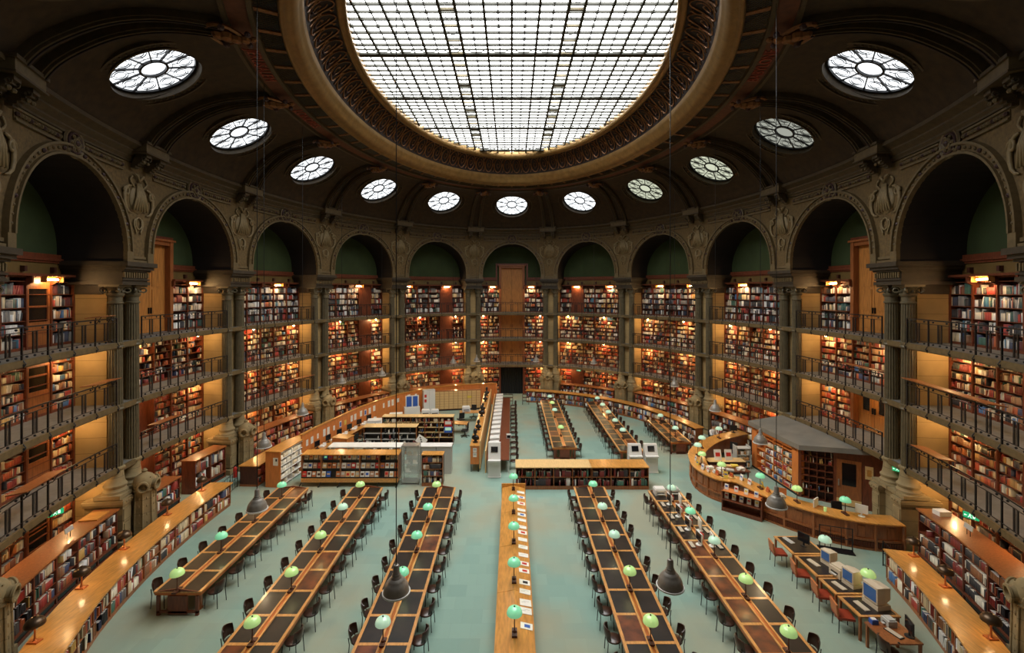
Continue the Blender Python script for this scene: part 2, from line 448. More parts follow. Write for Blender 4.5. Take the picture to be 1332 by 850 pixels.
# window prototype in a local frame: x=eu, y=ev, z=towards the room; the glass lies .42 outside the dome
def oval_window(num, i, gm):
    P0, eu, ev, nn = frames[i]
    root = bpy.data.objects.new('window_%d' % num, None); col.objects.link(root); struct(root)
    root.matrix_world = Matrix((( eu.x, ev.x, nn.x, P0.x), (eu.y, ev.y, nn.y, P0.y), (eu.z, ev.z, nn.z, P0.z), (0,0,0,1)))
    return root
def flat_bar(m, p, q, w, z0, z1):
    p, q = Vector((*p,0)), Vector((*q,0)); d = (q-p).normalized(); s_ = Vector((-d.y, d.x, 0))*w/2
    c4 = [p-s_, p+s_, q+s_, q-s_]
    m.add([(c_.x,c_.y,z0) for c_ in c4]+[(c_.x,c_.y,z1) for c_ in c4], [(0,1,2,3),(7,6,5,4),(0,4,5,1),(1,5,6,2),(2,6,7,3),(3,7,4,0)])
def flat_ring(m, c, r0, r1, z0, z1, n=28):
    vs = []
    for k in range(n):
        a = 2*PI*k/n
        for r, z in ((r0,z0),(r1,z0),(r1,z1),(r0,z1)): vs.append((c[0]+r*math.cos(a), c[1]+r*math.sin(a), z))
    fs = []
    for k in range(n):
        k2 = (k+1) % n
        for j in range(4): fs.append((4*k+j, 4*k2+j, 4*k2+(j+1) % 4, 4*k+(j+1) % 4))
    m.add(vs, fs)
rv = MB(); n = 40; vs = []
for r, z in ((RO+.02,.12),(RO,-.16)): vs += [(r*math.cos(2*PI*k/n), r*math.sin(2*PI*k/n), z) for k in range(n)]
rv.add(vs, [(k, (k+1) % n, n+(k+1) % n, n+k) for k in range(n)])
fr = MB()
flat_ring(fr, (0,0), .40, .48, -.16, -.08); flat_ring(fr, (0,0), RO-.09, RO, -.16, -.08, 40)
for k in range(10):
    a = 2*PI*(k+.5)/10; flat_bar(fr, (.47*math.cos(a), .47*math.sin(a)), ((RO-.05)*math.cos(a), (RO-.05)*math.sin(a)), .04, -.16, -.10)
    fr.sphere(((RO-.2)*math.cos(a), (RO-.2)*math.sin(a), -.11), .045, 6)
    a = 2*PI*k/10; c0 = (1.03*math.cos(a), 1.03*math.sin(a)); flat_ring(fr, c0, .247, .258, -.15, -.12, 18); flat_ring(fr, c0, .17, .179, -.15, -.12, 16)
    flat_bar(fr, (.60*math.cos(a), .60*math.sin(a)), (.86*math.cos(a), .86*math.sin(a)), .018, -.15, -.13)
    flat_bar(fr, (1.2*math.cos(a), 1.2*math.sin(a)), (1.46*math.cos(a), 1.46*math.sin(a)), .018, -.15, -.13)
    for j in (-1,1):
        aa = a+j*.30; flat_bar(fr, (.62*math.cos(a-.0), .62*math.sin(a)), (.62*math.cos(aa), .62*math.sin(aa)), .016, -.15, -.13)
gl = MB(); gl.add([(RO*math.cos(2*PI*k/n), RO*math.sin(2*PI*k/n), -.17) for k in range(n)]+[(0,0,-.17)], [(k, (k+1) % n, n) for k in range(n)])
ml = MB()
for r0, r1, z1, mi in ((RO,RO+.07,.16,0),(RO+.07,RO+.32,.10,1),(RO+.32,RO+.40,.17,0)): ml.mat(mi); flat_ring(ml, (0,0), r0, r1, -.12, z1, 48)
for k in range(48): a = 2*PI*k/48; ml.mat(0).sphere(((RO+.2)*math.cos(a), (RO+.2)*math.sin(a), .11), .06, 5)
proto = None
for num, i in enumerate(range(-7, 9), 2):
    r = oval_window(num, i, None)
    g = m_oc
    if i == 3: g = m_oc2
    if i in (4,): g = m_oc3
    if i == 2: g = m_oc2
    if proto is None:
        proto = dict(f=fr.build('window_frame', m_black, r), v=rv.build('window_reveal', m_rev, r, smooth=True), m=ml.build('window_surround', [m_rib, m_vault], r))
        gg = gl.build('window_pane', g, r)
        gdata = {m_oc.name: gg.data}
    else:
        for k in 'fvm':
            o = proto[k].copy(); col.objects.link(o); o.parent = r
        if g.name not in gdata:
            gg = gl.build('window_pane', g, r); gdata[g.name] = gg.data
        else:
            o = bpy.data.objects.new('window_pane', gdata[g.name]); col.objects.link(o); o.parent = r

# ribs of the dome, corbels below them, consoles on top
for k in range(-8, 8):
    sp = (k+.5)*L; b = MB()
    for du in (-.47, .47):
        for (hw_, dp, mi) in ((.17,.22,0),(.11,.30,0),(.03,.335,1)):
            b.mat(mi); vs = []; N = 26
            for j in range(N+1):
                v = .15+(VT-.25)*j/N
                for a_, o_ in ((-hw_,.0),(-hw_,dp),(hw_,dp),(hw_,.0)):
                    vs.append(DOME(sp+du*(1-.15*j/N)+a_, v, o_ if o_ else .001))
            fs = [(0,1,2,3), (4*N+3,4*N+2,4*N+1,4*N)]
            for j in range(N):
                for q in range(3): fs.append((4*j+q, 4*j+4+q, 4*j+5+q, 4*j+1+q))
            b.add(vs, fs)
    trim(b, [m_rib, m_frz])
    c = MB()
    nn = Vector((*nrm(sp),0)); ta = Vector((nn.y,-nn.x,0)); base = Vector(W(sp,0,0)); rz = math.atan2(ta.y, ta.x)
    cc = base-nn*1.0
    c.mat(0).obox((cc.x,cc.y,15.98), (1.5,.62,.34), rz); c.mat(1).obox((cc.x,cc.y,16.19), (1.62,.74,.10), rz); c.obox((cc.x,cc.y,15.79), (1.62,.7,.06), rz)
    for sg in (-1,1):
        q = cc+ta*sg*.45+nn*.1
        c.mat(1)
        for j in range(6):      # scrolled bracket
            a0 = j/5; c.obox((q.x+nn.x*a0*.32-nn.x*.12, q.y+nn.y*a0*.32-nn.y*.12, 15.70-.11*j*.75), (.34-.02*j,.42-.05*j,.14), rz)
        for sx_ in (-.17,.17):
            e0 = q+ta*sx_-nn*.22; c.tube([e0+Vector((0,0,15.58))+nn*.09*math.cos(w_)*(1-w_/14)+Vector((0,0,.09*math.sin(w_)*(1-w_/14))) for w_ in [x*.7 for x in range(14)]], .028, 4)
        for s2 in (-.3,.3):
            e0 = q+ta*s2*.4; c.mat(0).sphere((e0.x-nn.x*.2, e0.y-nn.y*.2, 15.42), .07, 6)
    if -6 <= k <= 5:
        tag(c.build('dome_corbel', [m_ironl, m_rib]), 'bracketed corbel block under the dome ribs, above the '+piername(k), 'corbel')
    else: trim(c, [m_ironl, m_rib])
    # console mask where the ribs meet the ring
    c = MB(); P = DOME(sp, VT-.25, .3); q = P
    tz = Vector((0,0,1))
    for j, (o_, h_, w_) in enumerate(((0,0,.34),(.25,.02,.44),(.5,-.02,.36),(.75,.0,.3),(1.0,.05,.2))):
        pp = q-nn*o_; c.mat(0).sphere((pp.x,pp.y,pp.z+h_-.05), w_*.6, 8, (1,1,.7))
    for sg in (-1,1):
        c.tube([q+ta*sg*(.25+.35*math.sin(x*.5))-nn*(x*.13-.3)+tz*(.02*math.cos(x)) for x in range(9)], .07, 5)
        c.mat(1).sphere(q+ta*sg*.55-nn*.15-tz*.05, .12, 8); c.sphere(q+ta*sg*.35-nn*.85-tz*.05, .1, 8); c.mat(0)
    if -5 <= k <= 4:
        tag(c.build('rib_console', [m_goldd, m_garn]), 'gilt scrolled console topping the dome ribs above '+piername(k), 'ornament')
    else: trim(c, [m_goldd, m_garn])
# inscription band, lattice band, golden ring, scroll frieze
t_ = MB()
t_.mat(0).sweep([(5.7,18.72),(5.72,18.60),(5.85,18.60),(5.87,18.74)]); t_.mat(1).sweep([(5.87,18.74),(6.45,18.80)])
t_.mat(0).sweep([(6.45,18.80),(6.47,18.70),(6.62,18.70),(6.64,18.86)]); t_.mat(2).sweep([(6.64,18.86),(7.38,18.92)])
trim(t_, [m_rib, m_red2, m_latt])
lt = MB()
def band(s, f): w = 6.64+.74*f; return Vector(C_(s, w, 18.85+.06*f-.02))
def sect_w(s): return 1
for i in range(-8, 8):
    for j in range(4):
        s0 = i*L+j*L/4+.14; s1 = i*L+(j+1)*L/4-.14; Ls = s1-s0; n = 9
        for k in range(-n, n+1):
            for sg in (1,-1):
                a0, a1 = s0+Ls*k/n, s0+Ls*(k/n)+sg*Ls*.62
                f0, f1 = 0., 1.
                lo, hi = min(a0,a1), max(a0,a1)
                if hi <= s0 or lo >= s1: continue
                def cl(a): return (a-a0)/(a1-a0)
                for edge in (s0, s1):
                    if lo < edge < hi:
                        t0 = cl(edge)
                        if (a0 < edge) == (edge == s0): f0 = max(f0, t0)
                        else: f1 = min(f1, t0)
                if f1-f0 > .05: lt.tube([band(a0+(a1-a0)*f0, f0), band(a0+(a1-a0)*f1, f1)], .012, 3, cap=False)
        e_ = i*L+(j+1)*L/4
        lt.mat(1).ring(e_-.14, e_+.14, 6.62, 7.4, 18.80, 18.84, f=C_, n=1, z0b=18.86, z1b=18.9)
        lt.sphere(band(e_, .5), .1, 6, (1,1,.5)); lt.mat(0)
trim(lt, [m_rib, m_goldd])
gr = MB(); gr.mat(0).sweep([(7.3,18.95),(7.34,18.78),(7.42,18.72),(7.52,18.78),(7.56,18.84),(7.66,18.82),(7.80,18.90),(7.92,19.05),(7.97,19.16),(8.02,19.2),(8.06,19.34),(8.08,19.5)], 200)
gr.mat(1).sweep([(8.08,19.5),(8.2,19.85),(8.45,20.18),(8.8,20.42),(9.05,20.5)], 200)
gr.mat(0).sweep([(9.05,20.5),(9.06,20.42),(9.14,20.40),(9.2,20.48),(9.28,20.50),(9.32,20.44),(9.38,20.46),(9.4,20.62),(9.4,20.9)], 200)
o = trim(gr, [m_gold, m_frz])
for p in o.data.polygons: p.use_smooth = True
FRP = [(8.08,19.5),(8.2,19.85),(8.45,20.18),(8.8,20.42),(9.05,20.5)]
_fl = np.concatenate([[0], np.cumsum([math.dist(FRP[k], FRP[k+1]) for k in range(4)])]); FL = float(_fl[-1])
def FZ(s, v):
    return Vector(C_(s, float(np.interp(v,_fl,[p[0] for p in FRP]))+.035, float(np.interp(v,_fl,[p[1] for p in FRP]))-.035))
fz = MB(); NM = 80
for k in range(NM):
    s0 = PER*k/NM; ds = PER/NM
    loop = [(s0+ds*(.5+.40*math.sin(a)), FL*.5-FL*.40*math.cos(a)*(1 if math.cos(a) > 0 else 1.1)) for a in [2*PI*j/14 for j in range(14)]]
    fz.mat(0).tube([FZ(*p) for p in loop], .035, 4, closed=True)
    sp_ = [(s0+ds*(.5+.25*(1-a/9)*math.sin(a)), FL*.5+FL*.27*(1-a/9)*math.cos(a)) for a in [j*.6 for j in range(13)]]
    fz.tube([FZ(*p) for p in sp_], .026, 4, cap=False)
    fz.tube([FZ(s0+ds*(.98+.12*math.sin(j*.9)), FL*(.1+.8*j/7)) for j in range(8)], .028, 4, cap=False)
    fz.mat(1).sphere(FZ(s0+ds*.5, FL*.3), .07, 6); fz.mat(0).sphere(FZ(s0+ds, FL*.55), .06, 5); fz.sphere(FZ(s0+ds, FL*.85), .05, 5)
trim(fz, [m_goldd, m_garn])
# lettering on the red band
def lettering(txt, i, rev=False):
    cu = bpy.data.curves.new('inscription', 'FONT'); cu.body = txt; cu.size = .62; cu.extrude = .01; cu.align_x = 'CENTER'; cu.align_y = 'CENTER'
    ob = bpy.data.objects.new('inscription', cu); col.objects.link(ob)
    bpy.context.view_layer.update()
    me = bpy.data.meshes.new_from_object(ob.evaluated_get(bpy.context.evaluated_depsgraph_get()))
    bpy.data.objects.remove(ob); bpy.data.curves.remove(cu)
    for v in me.vertices:
        x, y = v.co.x, v.co.y; sc_ = .60
        s = i*L+x*1.12/sc_*.62; w = 6.16+y*.95
        p = Vector(C_(s, w, 18.765+(w-6.16)*.1-.02-v.co.z)); v.co = p
    me.materials.clear(); me.materials.append(m_letter)
    o = bpy.data.objects.new('inscription', me); col.objects.link(o)
    return tag(o, 'red painted lettering %s on the band under the skylight' % txt, 'lettering')
lettering('JERUSALEM', -5); lettering('BABYLONE', 5); lettering('LONDRES', -4)

# ------------------------------------------------------------------ skylight
sk = struct(bpy.data.objects.new('window_1', None)); col.objects.link(sk); sk.location = (0,0,20.8)
OV = [C_(PER*k/128, 9.38) for k in range(128)]
oa, ob_ = A-9.38, B-9.38
def hx(y): return oa*math.sqrt(max(0, 1-(y/ob_)**2))
def hy(x): return ob_*math.sqrt(max(0, 1-(x/oa)**2))
g = MB(); ys = [(-ob_+2*ob_*k/24) for k in range(25)]
for k in range(24):
    y0, y1 = ys[k]*.9999, ys[k+1]*.9999; g.add([(-hx(y0),y0,.12),(hx(y0),y0,.12),(hx(y1),y1,.12),(-hx(y1),y1,.12)], [(0,1,2,3)])
g.build('window_pane', m_glass, sk)
gi, th1, th2, tan_ = MB(), MB(), MB(), MB()
gy = [-11.55,-6.9,-2.25,2.4,7.05,11.7]; PX = 1.045
for y in gy:
    h = hx(y)
    if h > .3:
        gi.box(-h, h, y-.13, y+.15, -.06, .03); gi.box(-h, h, y-.46, y-.38, -.03, .03)
        for k in range(int(-h/PX)-1, int(h/PX)+2):
            x = k*PX+PX/2
            if abs(x) < h-.4: gi.tube([(x-.38,y-.37,0),(x-.2,y-.2,0),(x+.2,y-.2,0),(x+.38,y-.37,0)], .02, 4)
for sg in (-1,1):
    for x in (sg*2.12, sg*2.72):
        h = hy(x); gi.box(x-.055, x+.055, -h, h, -.06, .05)
    y = -12.
    while y < 12:
        if abs(y) < hy(2.75)-.2:
            xm = sg*2.42; tan_.box(xm-.26, xm+.26, y-.035, y+.035, -.08, .02)
            th2.tube([(xm-.17,y+.22,0),(xm-.17,y+.5,0),(xm-.05,y+.72,0),(xm+.05,y+.72,0),(xm+.17,y+.5,0),(xm+.17,y+.22,0)], .018, 4)
        y += PX*1.02
xs = [0]+[sg*q for sg in (-1,1) for q in (1.05,3.78,4.83,5.88)]
for x in xs:
    h = hy(x); th1.box(x-.045, x+.045, -h, h, -.04, .06)
for x in [sg*q for sg in (-1,1) for q in (.525,1.58,3.25,4.3,5.35,6.4)]:
    h = hy(x); th2.box(x-.019, x+.019, -h, h, -.02, .06)
for a in range(len(gy)-1):
    for j in range(8):
        y = gy[a]+(gy[a+1]-gy[a])*(j+.5)/8 if False else gy[a]+.12+(gy[a+1]-.3-gy[a]-.12)*(j+1)/9
        h = hx(y); m = th1 if j % 2 else th2; wd = .036 if j % 2 else .02
        m.box(-h, h, y-wd, y+wd, -.04, .06)
        if j % 2 == 0:
            for x in [sg*q for sg in (-1,1) for q in (.525,1.58,3.25,4.3,5.35,6.4)]:
                if abs(x) < h: th2.box(x-.06, x+.06, y-.05, y+.05, -.04, .05)
gi.build('girder', m_bar, sk); th1.build('glazing_bar', m_bar, sk); th2.build('fine_glazing_bar', m_bar, sk); tan_.build('cross_brace', m_bart, sk)
# ------------------------------------------------------------------ piers: stone spur, impost block, pedestal
PK = range(-6, 6)
for k in range(-8, 8):
    sp = (k+.5)*L
    b = MB(); b.mat(0).ring(sp-.55, sp+.55, .28, 2.12, 0, 10.47, n=1)
    b.mat(1).ring(sp-.60, sp+.60, .40, 2.12, 10.1, 10.47, n=1)
    b.mat(2).ring(sp-.86, sp+.86, -.48, 2.12, 10.47, 10.60, n=1); b.ring(sp-.78, sp+.78, -.42, 2.12, 10.60, 11.02, n=1)
    b.ring(sp-.83, sp+.83, -.48, 2.12, 10.66, 10.72, n=1)
    for q in range(11): b.mat(3).ring(sp-.77+q*.143, sp-.70+q*.143, -.50, -.40, 10.76, 10.98, n=1).mat(2)
    b.ring(sp-.84, sp+.84, -.52, 2.12, 11.02, 11.10, n=1); b.ring(sp-.90, sp+.90, -.62, 2.12, 11.10, 11.22, n=1); b.ring(sp-.96, sp+.96, -.72, 2.12, 11.22, 11.40, n=1)
    b.mat(3).ring(sp-.46, sp+.46, -.56, -.50, 11.55, 11.66, n=1); b.mat(3).ring(sp-.74, sp+.74, -.60, -.5, 11.40, 11.5, n=1)
    trim(b, [m_tan, m_impost, m_impost, m_ironl])
# cast iron column, built once
def column_proto(k):
    n = piername(k)
    c = thing('cast_iron_column', '', 'column')
    m = MB(); m.lathe([(.42,0),(.42,.10),(.37,.14),(.35,.22),(.39,.28),(.39,.34),(.33,.40),(.30,.52),(.275,.72),(.265,.95)], 20, (0,0,2.1)); m.lathe([(.265,.95),(.32,.97),(.32,1.03),(.26,1.06)], 20, (0,0,2.1))
    m.obox((0,0,2.05), (.96,.96,.14))
    m.build('column_base', m_stone, c, smooth=True, autosm=True)
    for z0, z1 in ((3.16,5.42),(5.66,7.92),(8.16,9.72)):
        s_ = MB(); s_.star(z0, z1, .245, .225, 16, .028); s_.build('fluted_shaft', m_iron, c)
    r_ = MB()
    for z in (5.42, 7.92): r_.lathe([(.20,0),(.27,.01),(.29,.05),(.27,.09),(.25,.12),(.27,.16),(.27,.22),(.23,.25)], 16, (0,0,z))
    r_.build('collar', m_iron, c, smooth=True, autosm=True)
    p = MB(); p.lathe([(.225,9.70),(.27,9.72),(.27,9.78),(.235,9.80),(.235,9.98),(.27,10.0),(.30,10.08),(.30,10.12),(.24,10.14),(.25,10.3),(.34,10.40),(.36,10.42)], 16); p.obox((0,0,10.43), (.74,.74,.09))
    for sx_ in (-1,1):
        for sy_ in (-1,1):
            p.tube([(sx_*.27+sx_*.075*math.cos(a), sy_*.27+sy_*.075*math.cos(a), 10.25+.09*math.sin(a)) for a in [2*PI*j/8 for j in range(8)]], .035, 5, closed=True)
    for j in range(8):
        a = 2*PI*j/8; p.sphere((.26*math.cos(a), .26*math.sin(a), 10.2), .055, 5)
    p.build('capital', m_iron, c, smooth=True, autosm=True)
    return c
cproto = None
pproto = None; vproto = None
for k in PK:
    sp = (k+.5)*L; n_ = nrm(sp); rz = math.atan2(-n_[0], n_[1])   # local +y outwards
    for sg in (-1, 1):
        p = W(sp+sg*.5, 0, 0)
        lab = 'fluted olive iron column, %s of pair, %s' % ('left' if sg < 0 else 'right', piername(k))
        if cproto is None:
            cproto = column_proto(k); cproto.location = p; cproto.rotation_euler = (0,0,rz); cproto['label'] = lab; cproto['group'] = 'cast-iron columns of the arcade'
        else: dup(cproto, p, rz, lab)
    # pedestal
    P = W(sp, 0, 0)
    lab = 'stone pedestal under the column pair, '+piername(k)
    if pproto is None:
        q = pproto = thing('column_pedestal', lab, 'pedestal', P, rz, 'stone pedestals under the columns')
        m = MB(); m.box(-1.0,-.45,-.6,.9,0,.28); m.box(.45,1.0,-.6,.9,0,.28); m.box(-.45,.45,-.3,.9,0,.28); m.build('plinth', m_stone, q)
        m = MB(); m.box(-.88,-.42,-.52,.85,.36,1.72); m.box(.42,.88,-.52,.85,.36,1.72); m.box(-.42,.42,-.28,.8,.36,1.72)
        for x in (-.65,.65):
            m.box(x-.16,x+.16,-.55,-.52,.5,.95); m.box(x-.2,x+.2,-.55,-.52,1.05,1.55)
        m.build('dado', m_stone, q)
        m = MB(); m.box(-.95,-.4,-.57,.87,1.70,1.96); m.box(.4,.95,-.57,.87,1.70,1.96); m.box(-.4,.4,-.32,.87,1.70,1.96); m.box(-.98,-.38,-.6,.9,1.78,1.90); m.box(.38,.98,-.6,.9,1.78,1.90)
        for x in (-.8,-.65,-.5,.5,.65,.8): m.sphere((x,-.6,1.84), .045, 6)
        m.build('cornice', m_stone, q)
    else: dup(pproto, P, rz, lab)
    # stone heating pillar with round vents
    if k in (3, 4): continue
    P = W(sp, -.78 if k not in (-6,5) else -.5, 0)
    lab = 'carved stone vent pillar with round nozzles, '+piername(k)
    if vproto is None:
        q = vproto = thing('vent_pillar', lab, 'vent pillar', P, rz, 'stone vent pillars round the room'); q.scale = (.86,.86,1.0)
        r8 = PI/8
        def oct_(m, prof): m.lathe(prof, 8, phase=r8)
        m = MB(); oct_(m, [(.52,0),(.52,.16),(.50,.20),(.50,.34),(.47,.42)]); m.build('pillar_base', m_stone, q)
        m = MB(); oct_(m, [(.46,.40),(.42,1.95),(.46,1.98)])
        for j in range(8):
            a = 2*PI*j/8
            for zz in (.72,1.05,1.38,1.70):
                for (da) in (-.16,.0,.16):
                    m.sphere((.405*math.cos(a)-da*math.sin(a), .405*math.sin(a)+da*math.cos(a), zz), .035, 6, (1,1,1.8))
            a += PI/8; m.tube([(.47*math.cos(a),.47*math.sin(a),.45),(.44*math.cos(a),.44*math.sin(a),1.95)], .035, 5)
        m.build('pillar_shaft', m_stone, q)
        m = MB(); m.lathe([(.44,1.95),(.47,2.0),(.42,2.05),(.44,2.15),(.46,2.3),(.42,2.45),(.30,2.58),(.14,2.66),(.10,2.70),(.12,2.76),(.06,2.84),(.0,2.86)], 16, cap=False)
        for j in range(30):
            a = 2*PI*((j*.618) % 1); zz = 2.12+.4*((j*.37) % 1); rr = .45 if zz < 2.35 else .38; m.sphere((rr*math.cos(a), rr*math.sin(a), zz), .028, 5)
        hd = m.build('pillar_head', m_stone, q, smooth=True, autosm=True)
        for a in (-PI/2, -PI/2-1.15, -PI/2+1.15):
            m = MB(); d = Vector((math.cos(a), math.sin(a), -.12)).normalized(); c0 = Vector((0,0,2.26))
            e1 = d.orthogonal().normalized(); e2 = d.cross(e1); vs = []
            pr = [(.20,.25),(.20,.52),(.24,.54),(.24,.60),(.19,.62),(.16,.60),(.15,.40)]
            for r, h in pr: vs += [c0+d*h+(e1*math.cos(2*PI*j/16)+e2*math.sin(2*PI*j/16))*r for j in range(16)]
            m.add(vs, [(b*16+j, b*16+(j+1)%16, (b+1)*16+(j+1)%16, (b+1)*16+j) for b in range(len(pr)-1) for j in range(16)])
            m.mat(1).add([c0+d*.42+(e1*math.cos(2*PI*j/16)+e2*math.sin(2*PI*j/16))*.155 for j in range(16)], [tuple(range(16))])
            m.build('vent_nozzle', [m_stone, m_blkp], hd, smooth=True, autosm=True)
    else: dup(vproto, P, rz, lab)
# relief cartouches in the spandrels, built once
cart = None
for k in PK:
    sp = (k+.5)*L; n_ = nrm(sp); rz = math.atan2(-n_[0], n_[1]); P = W(sp, -.5, 14.0)
    lab = 'carved shell and ribbon cartouche above '+piername(k)
    if cart is None:
        cart = thing('wall_cartouche', lab, 'ornament', P, rz, 'carved cartouches between the arches'); cart.scale = (1.22,1,1.22)
        m = MB(); m.sphere((0,0,0), .42, 14, (1,.28,1.15), 8)
        for x in (-.25,-.15,-.05,.05,.15,.25): m.tube([(x*.35,-.08,.55),(x*.8,-.16,.1),(x*1.35,-.12,-.38)], [.03,.05,.045], 5)
        m.build('shell', m_cream, cart, smooth=True)
        m = MB()
        for sg in (-1,1):
            m.tube([(sg*(.38+.34*math.sin(x*.45)), -.07, .42-.13*x+.12*math.sin(x*.9)) for x in range(8)], [.03,.05,.06,.065,.06,.05,.04,.02], 6)
            m.tube([(sg*(.62+.16*math.cos(a)*(1-a/9)), -.09, .18+.18*math.sin(a)*(1-a/9)) for a in [j*.6 for j in range(11)]], .04, 5)
            m.tube([(sg*(.30+.12*math.sin(x*.8)), -.06, .75-.07*x) for x in range(6)], .035, 5)
            m.tube([(0,-.1,.62),(sg*.12,-.12,.80),(sg*.24,-.08,.84)], [.03,.05,.03], 5)
            m.tube([(sg*(.17+.06*math.sin(x)), -.05, -.66-.1*x) for x in range(6)], .03, 5)
        m.tube([(.16*math.cos(a),-.06,-.80+.20*math.sin(a)) for a in [2*PI*j/12 for j in range(12)]], .03, 5, closed=True)
        m.build('ribbon_scroll', m_cream, cart, smooth=True)
    else: dup(cart, P, rz, lab)

# ------------------------------------------------------------------ galleries and railings
exit_signs = []
for i in range(-6, 9):
    for lv in (1,2,3):
        z = G[lv]; s0, s1 = (i-.5)*L, (i+.5)*L
        if abs(i) >= 7 and lv != 3: continue
        b = MB(); b.mat(0).ring(s0, s1, -.20, 2.1, z-.16, z-.02); b.mat(1).ring(s0, s1, -.24, -.16, z-.20, z-.0); b.ring(s0, s1, -.20, -.05, z-.24, z-.20)
        b.mat(2).ring(s0, s1, -.14, 2.1, z-.02, z)
        b.mat(1).ring(s0, s1, 1.2, 1.34, z-.28, z-.16)
        o = b.build('gallery_floor', [m_slab, m_ironl, m_grey]); struct(o)
for i in VIS:
    for lv in (1,2,3):
        z = G[lv]; s0, s1 = (i-.5)*L+.75, (i+.5)*L-.75; n = 5
        root = thing('gallery_railing', 'black iron railing, %s, %s' % (LV[lv], bayname(i)), 'railing', W(i*L, -.2, z), 0, 'gallery railings')
        b = MB()
        for zz, h in ((1.0,.045),(.84,.022),(.16,.02)): b.ring(s0, s1, -.215, -.185, z+zz-h, z+zz, n=10)
        b.build('rail', m_black, root, world=True)
        for k in range(n+1):
            s = s0+(s1-s0)*k/n; c = MB(); c.ring(s-.022, s+.022, -.225, -.182, z-.05, z+.99, n=1)
            P0 = Vector(W(s, -.2, z)); nv = Vector((*nrm(s),0))
            c.tube([P0-nv*.03, P0-nv*.10+Vector((0,0,-.12)), P0-nv*.04+Vector((0,0,-.24)), P0-nv*.0+Vector((0,0,-.16))], .015, 4)
            c.sphere(P0-nv*.05+Vector((0,0,-.16)), .04, 5)
            c.build('post', m_black, root, world=True)
        for k in range(n):
            sa = s0+(s1-s0)*(k+.5)/n; c = MB()
            for d in (-.085, .085): c.ring(sa+d-.03, sa+d+.03, -.212, -.188, z+.16, z+.84, n=1)
            c.ring(sa-.006, sa+.006, -.205, -.195, z+.16, z+.84, n=1)
            for d in (-.36, .0, .36):
                for zz in (.08, .91):
                    if zz > .5 and d == 0: continue
                    q = W(sa+d, -.2, z+zz); c.sphere(q, .038, 6, (1,1,1))
            c.build('baluster_panel', m_black, root, world=True)

# ------------------------------------------------------------------ books (the mass of them) collected here
BV, BC = [], []       # boxes and their colours
PAL = [((.32,.035,.022),6),((.18,.022,.016),7),((.42,.10,.03),5),((.24,.10,.04),5),((.56,.45,.28),9),((.70,.64,.50),9),((.74,.72,.68),6),
       ((.03,.028,.03),8),((.05,.06,.12),4),((.05,.13,.09),3),((.50,.30,.08),3),((.12,.10,.09),4),((.06,.15,.32),2),((.38,.22,.12),4)]
PALT = [((.32,.035,.022),4),((.12,.02,.016),3),((.56,.50,.40),8),((.74,.72,.68),12),((.03,.028,.03),14),((.05,.06,.10),7),((.04,.10,.09),5),((.6,.5,.3),4),((.20,.19,.18),8),((.06,.18,.26),2)]
PALR = [((.42,.07,.02),9),((.30,.03,.018),9),((.50,.16,.04),8),((.22,.07,.03),6),((.62,.46,.24),8),((.70,.62,.46),7),((.03,.028,.03),6),((.10,.05,.03),5),((.45,.25,.08),4)]
NAMES = {(.32,.035,.022):'red',(.18,.022,.016):'dark red',(.42,.10,.03):'rust',(.24,.10,.04):'brown',(.56,.45,.28):'tan',(.70,.64,.50):'cream',(.74,.72,.68):'white',
         (.03,.028,.03):'black',(.05,.06,.12):'navy',(.05,.13,.09):'green',(.50,.30,.08):'ochre',(.12,.10,.09):'grey',(.06,.15,.32):'blue',(.38,.22,.12):'light brown'}
def pick(pal):
    t = R_()*sum(w for _, w in pal)
    for c, w in pal:
        t -= w
        if t <= 0: return c
    return pal[-1][0]
def jit(c): f = .75+.5*R_(); return tuple(min(.85, x*f) for x in c)
CAND = []             # books near enough to the camera to be things of their own
def book_row(p0, p1, z, hmax, depth, pal=PAL, fill=.93, wmin=.022, wmax=.055, cand=None, hvar=.42, setback=.03):
    # p0->p1: front edge of the shelf seen from the front, left to right; books reach back from it
    p0 = Vector((p0[0],p0[1],0)); p1 = Vector((p1[0],p1[1],0)); d = p1-p0; Ls = d.length; d.normalize(); nb = Vector((-d.y, d.x, 0))   # away from the viewer
    x = .02; run = 0; c = None; h = hmax*.8; w = .03; idx = 0
    while x < Ls-.05:
        if R_() > fill: x += .05+.22*R_()*R_(); run = 0; continue
        if run <= 0:
            run = 1 if R_() < .6 else int(2+7*R_()); c = pick(pal); h = hmax*(1-hvar*R_()); w = wmin+(wmax-wmin)*R_()
        run -= 1
        ww = w*(.92+.16*R_()); hh = h*(.98+.04*R_())
        if x+ww > Ls-.02: break
        lean = 0.
        if R_() < .10: lean = (R_()-.3)*.45
        dp = min(depth-.02, .17+.08*R_()); idx += 1
        cc = jit(c)
        o = p0+d*x+nb*setback
        if cand is not None:
            CAND.append(dict(o=(o.x,o.y,z), d=(d.x,d.y), w=ww, h=hh, dp=dp, c=cc, name=NAMES[c], lean=lean, lab=cand+(idx,)))
        else: raw_book(o, d, nb, z, ww, hh, dp, lean, cc)
        x += ww+.003+(abs(lean)*hh*.8)
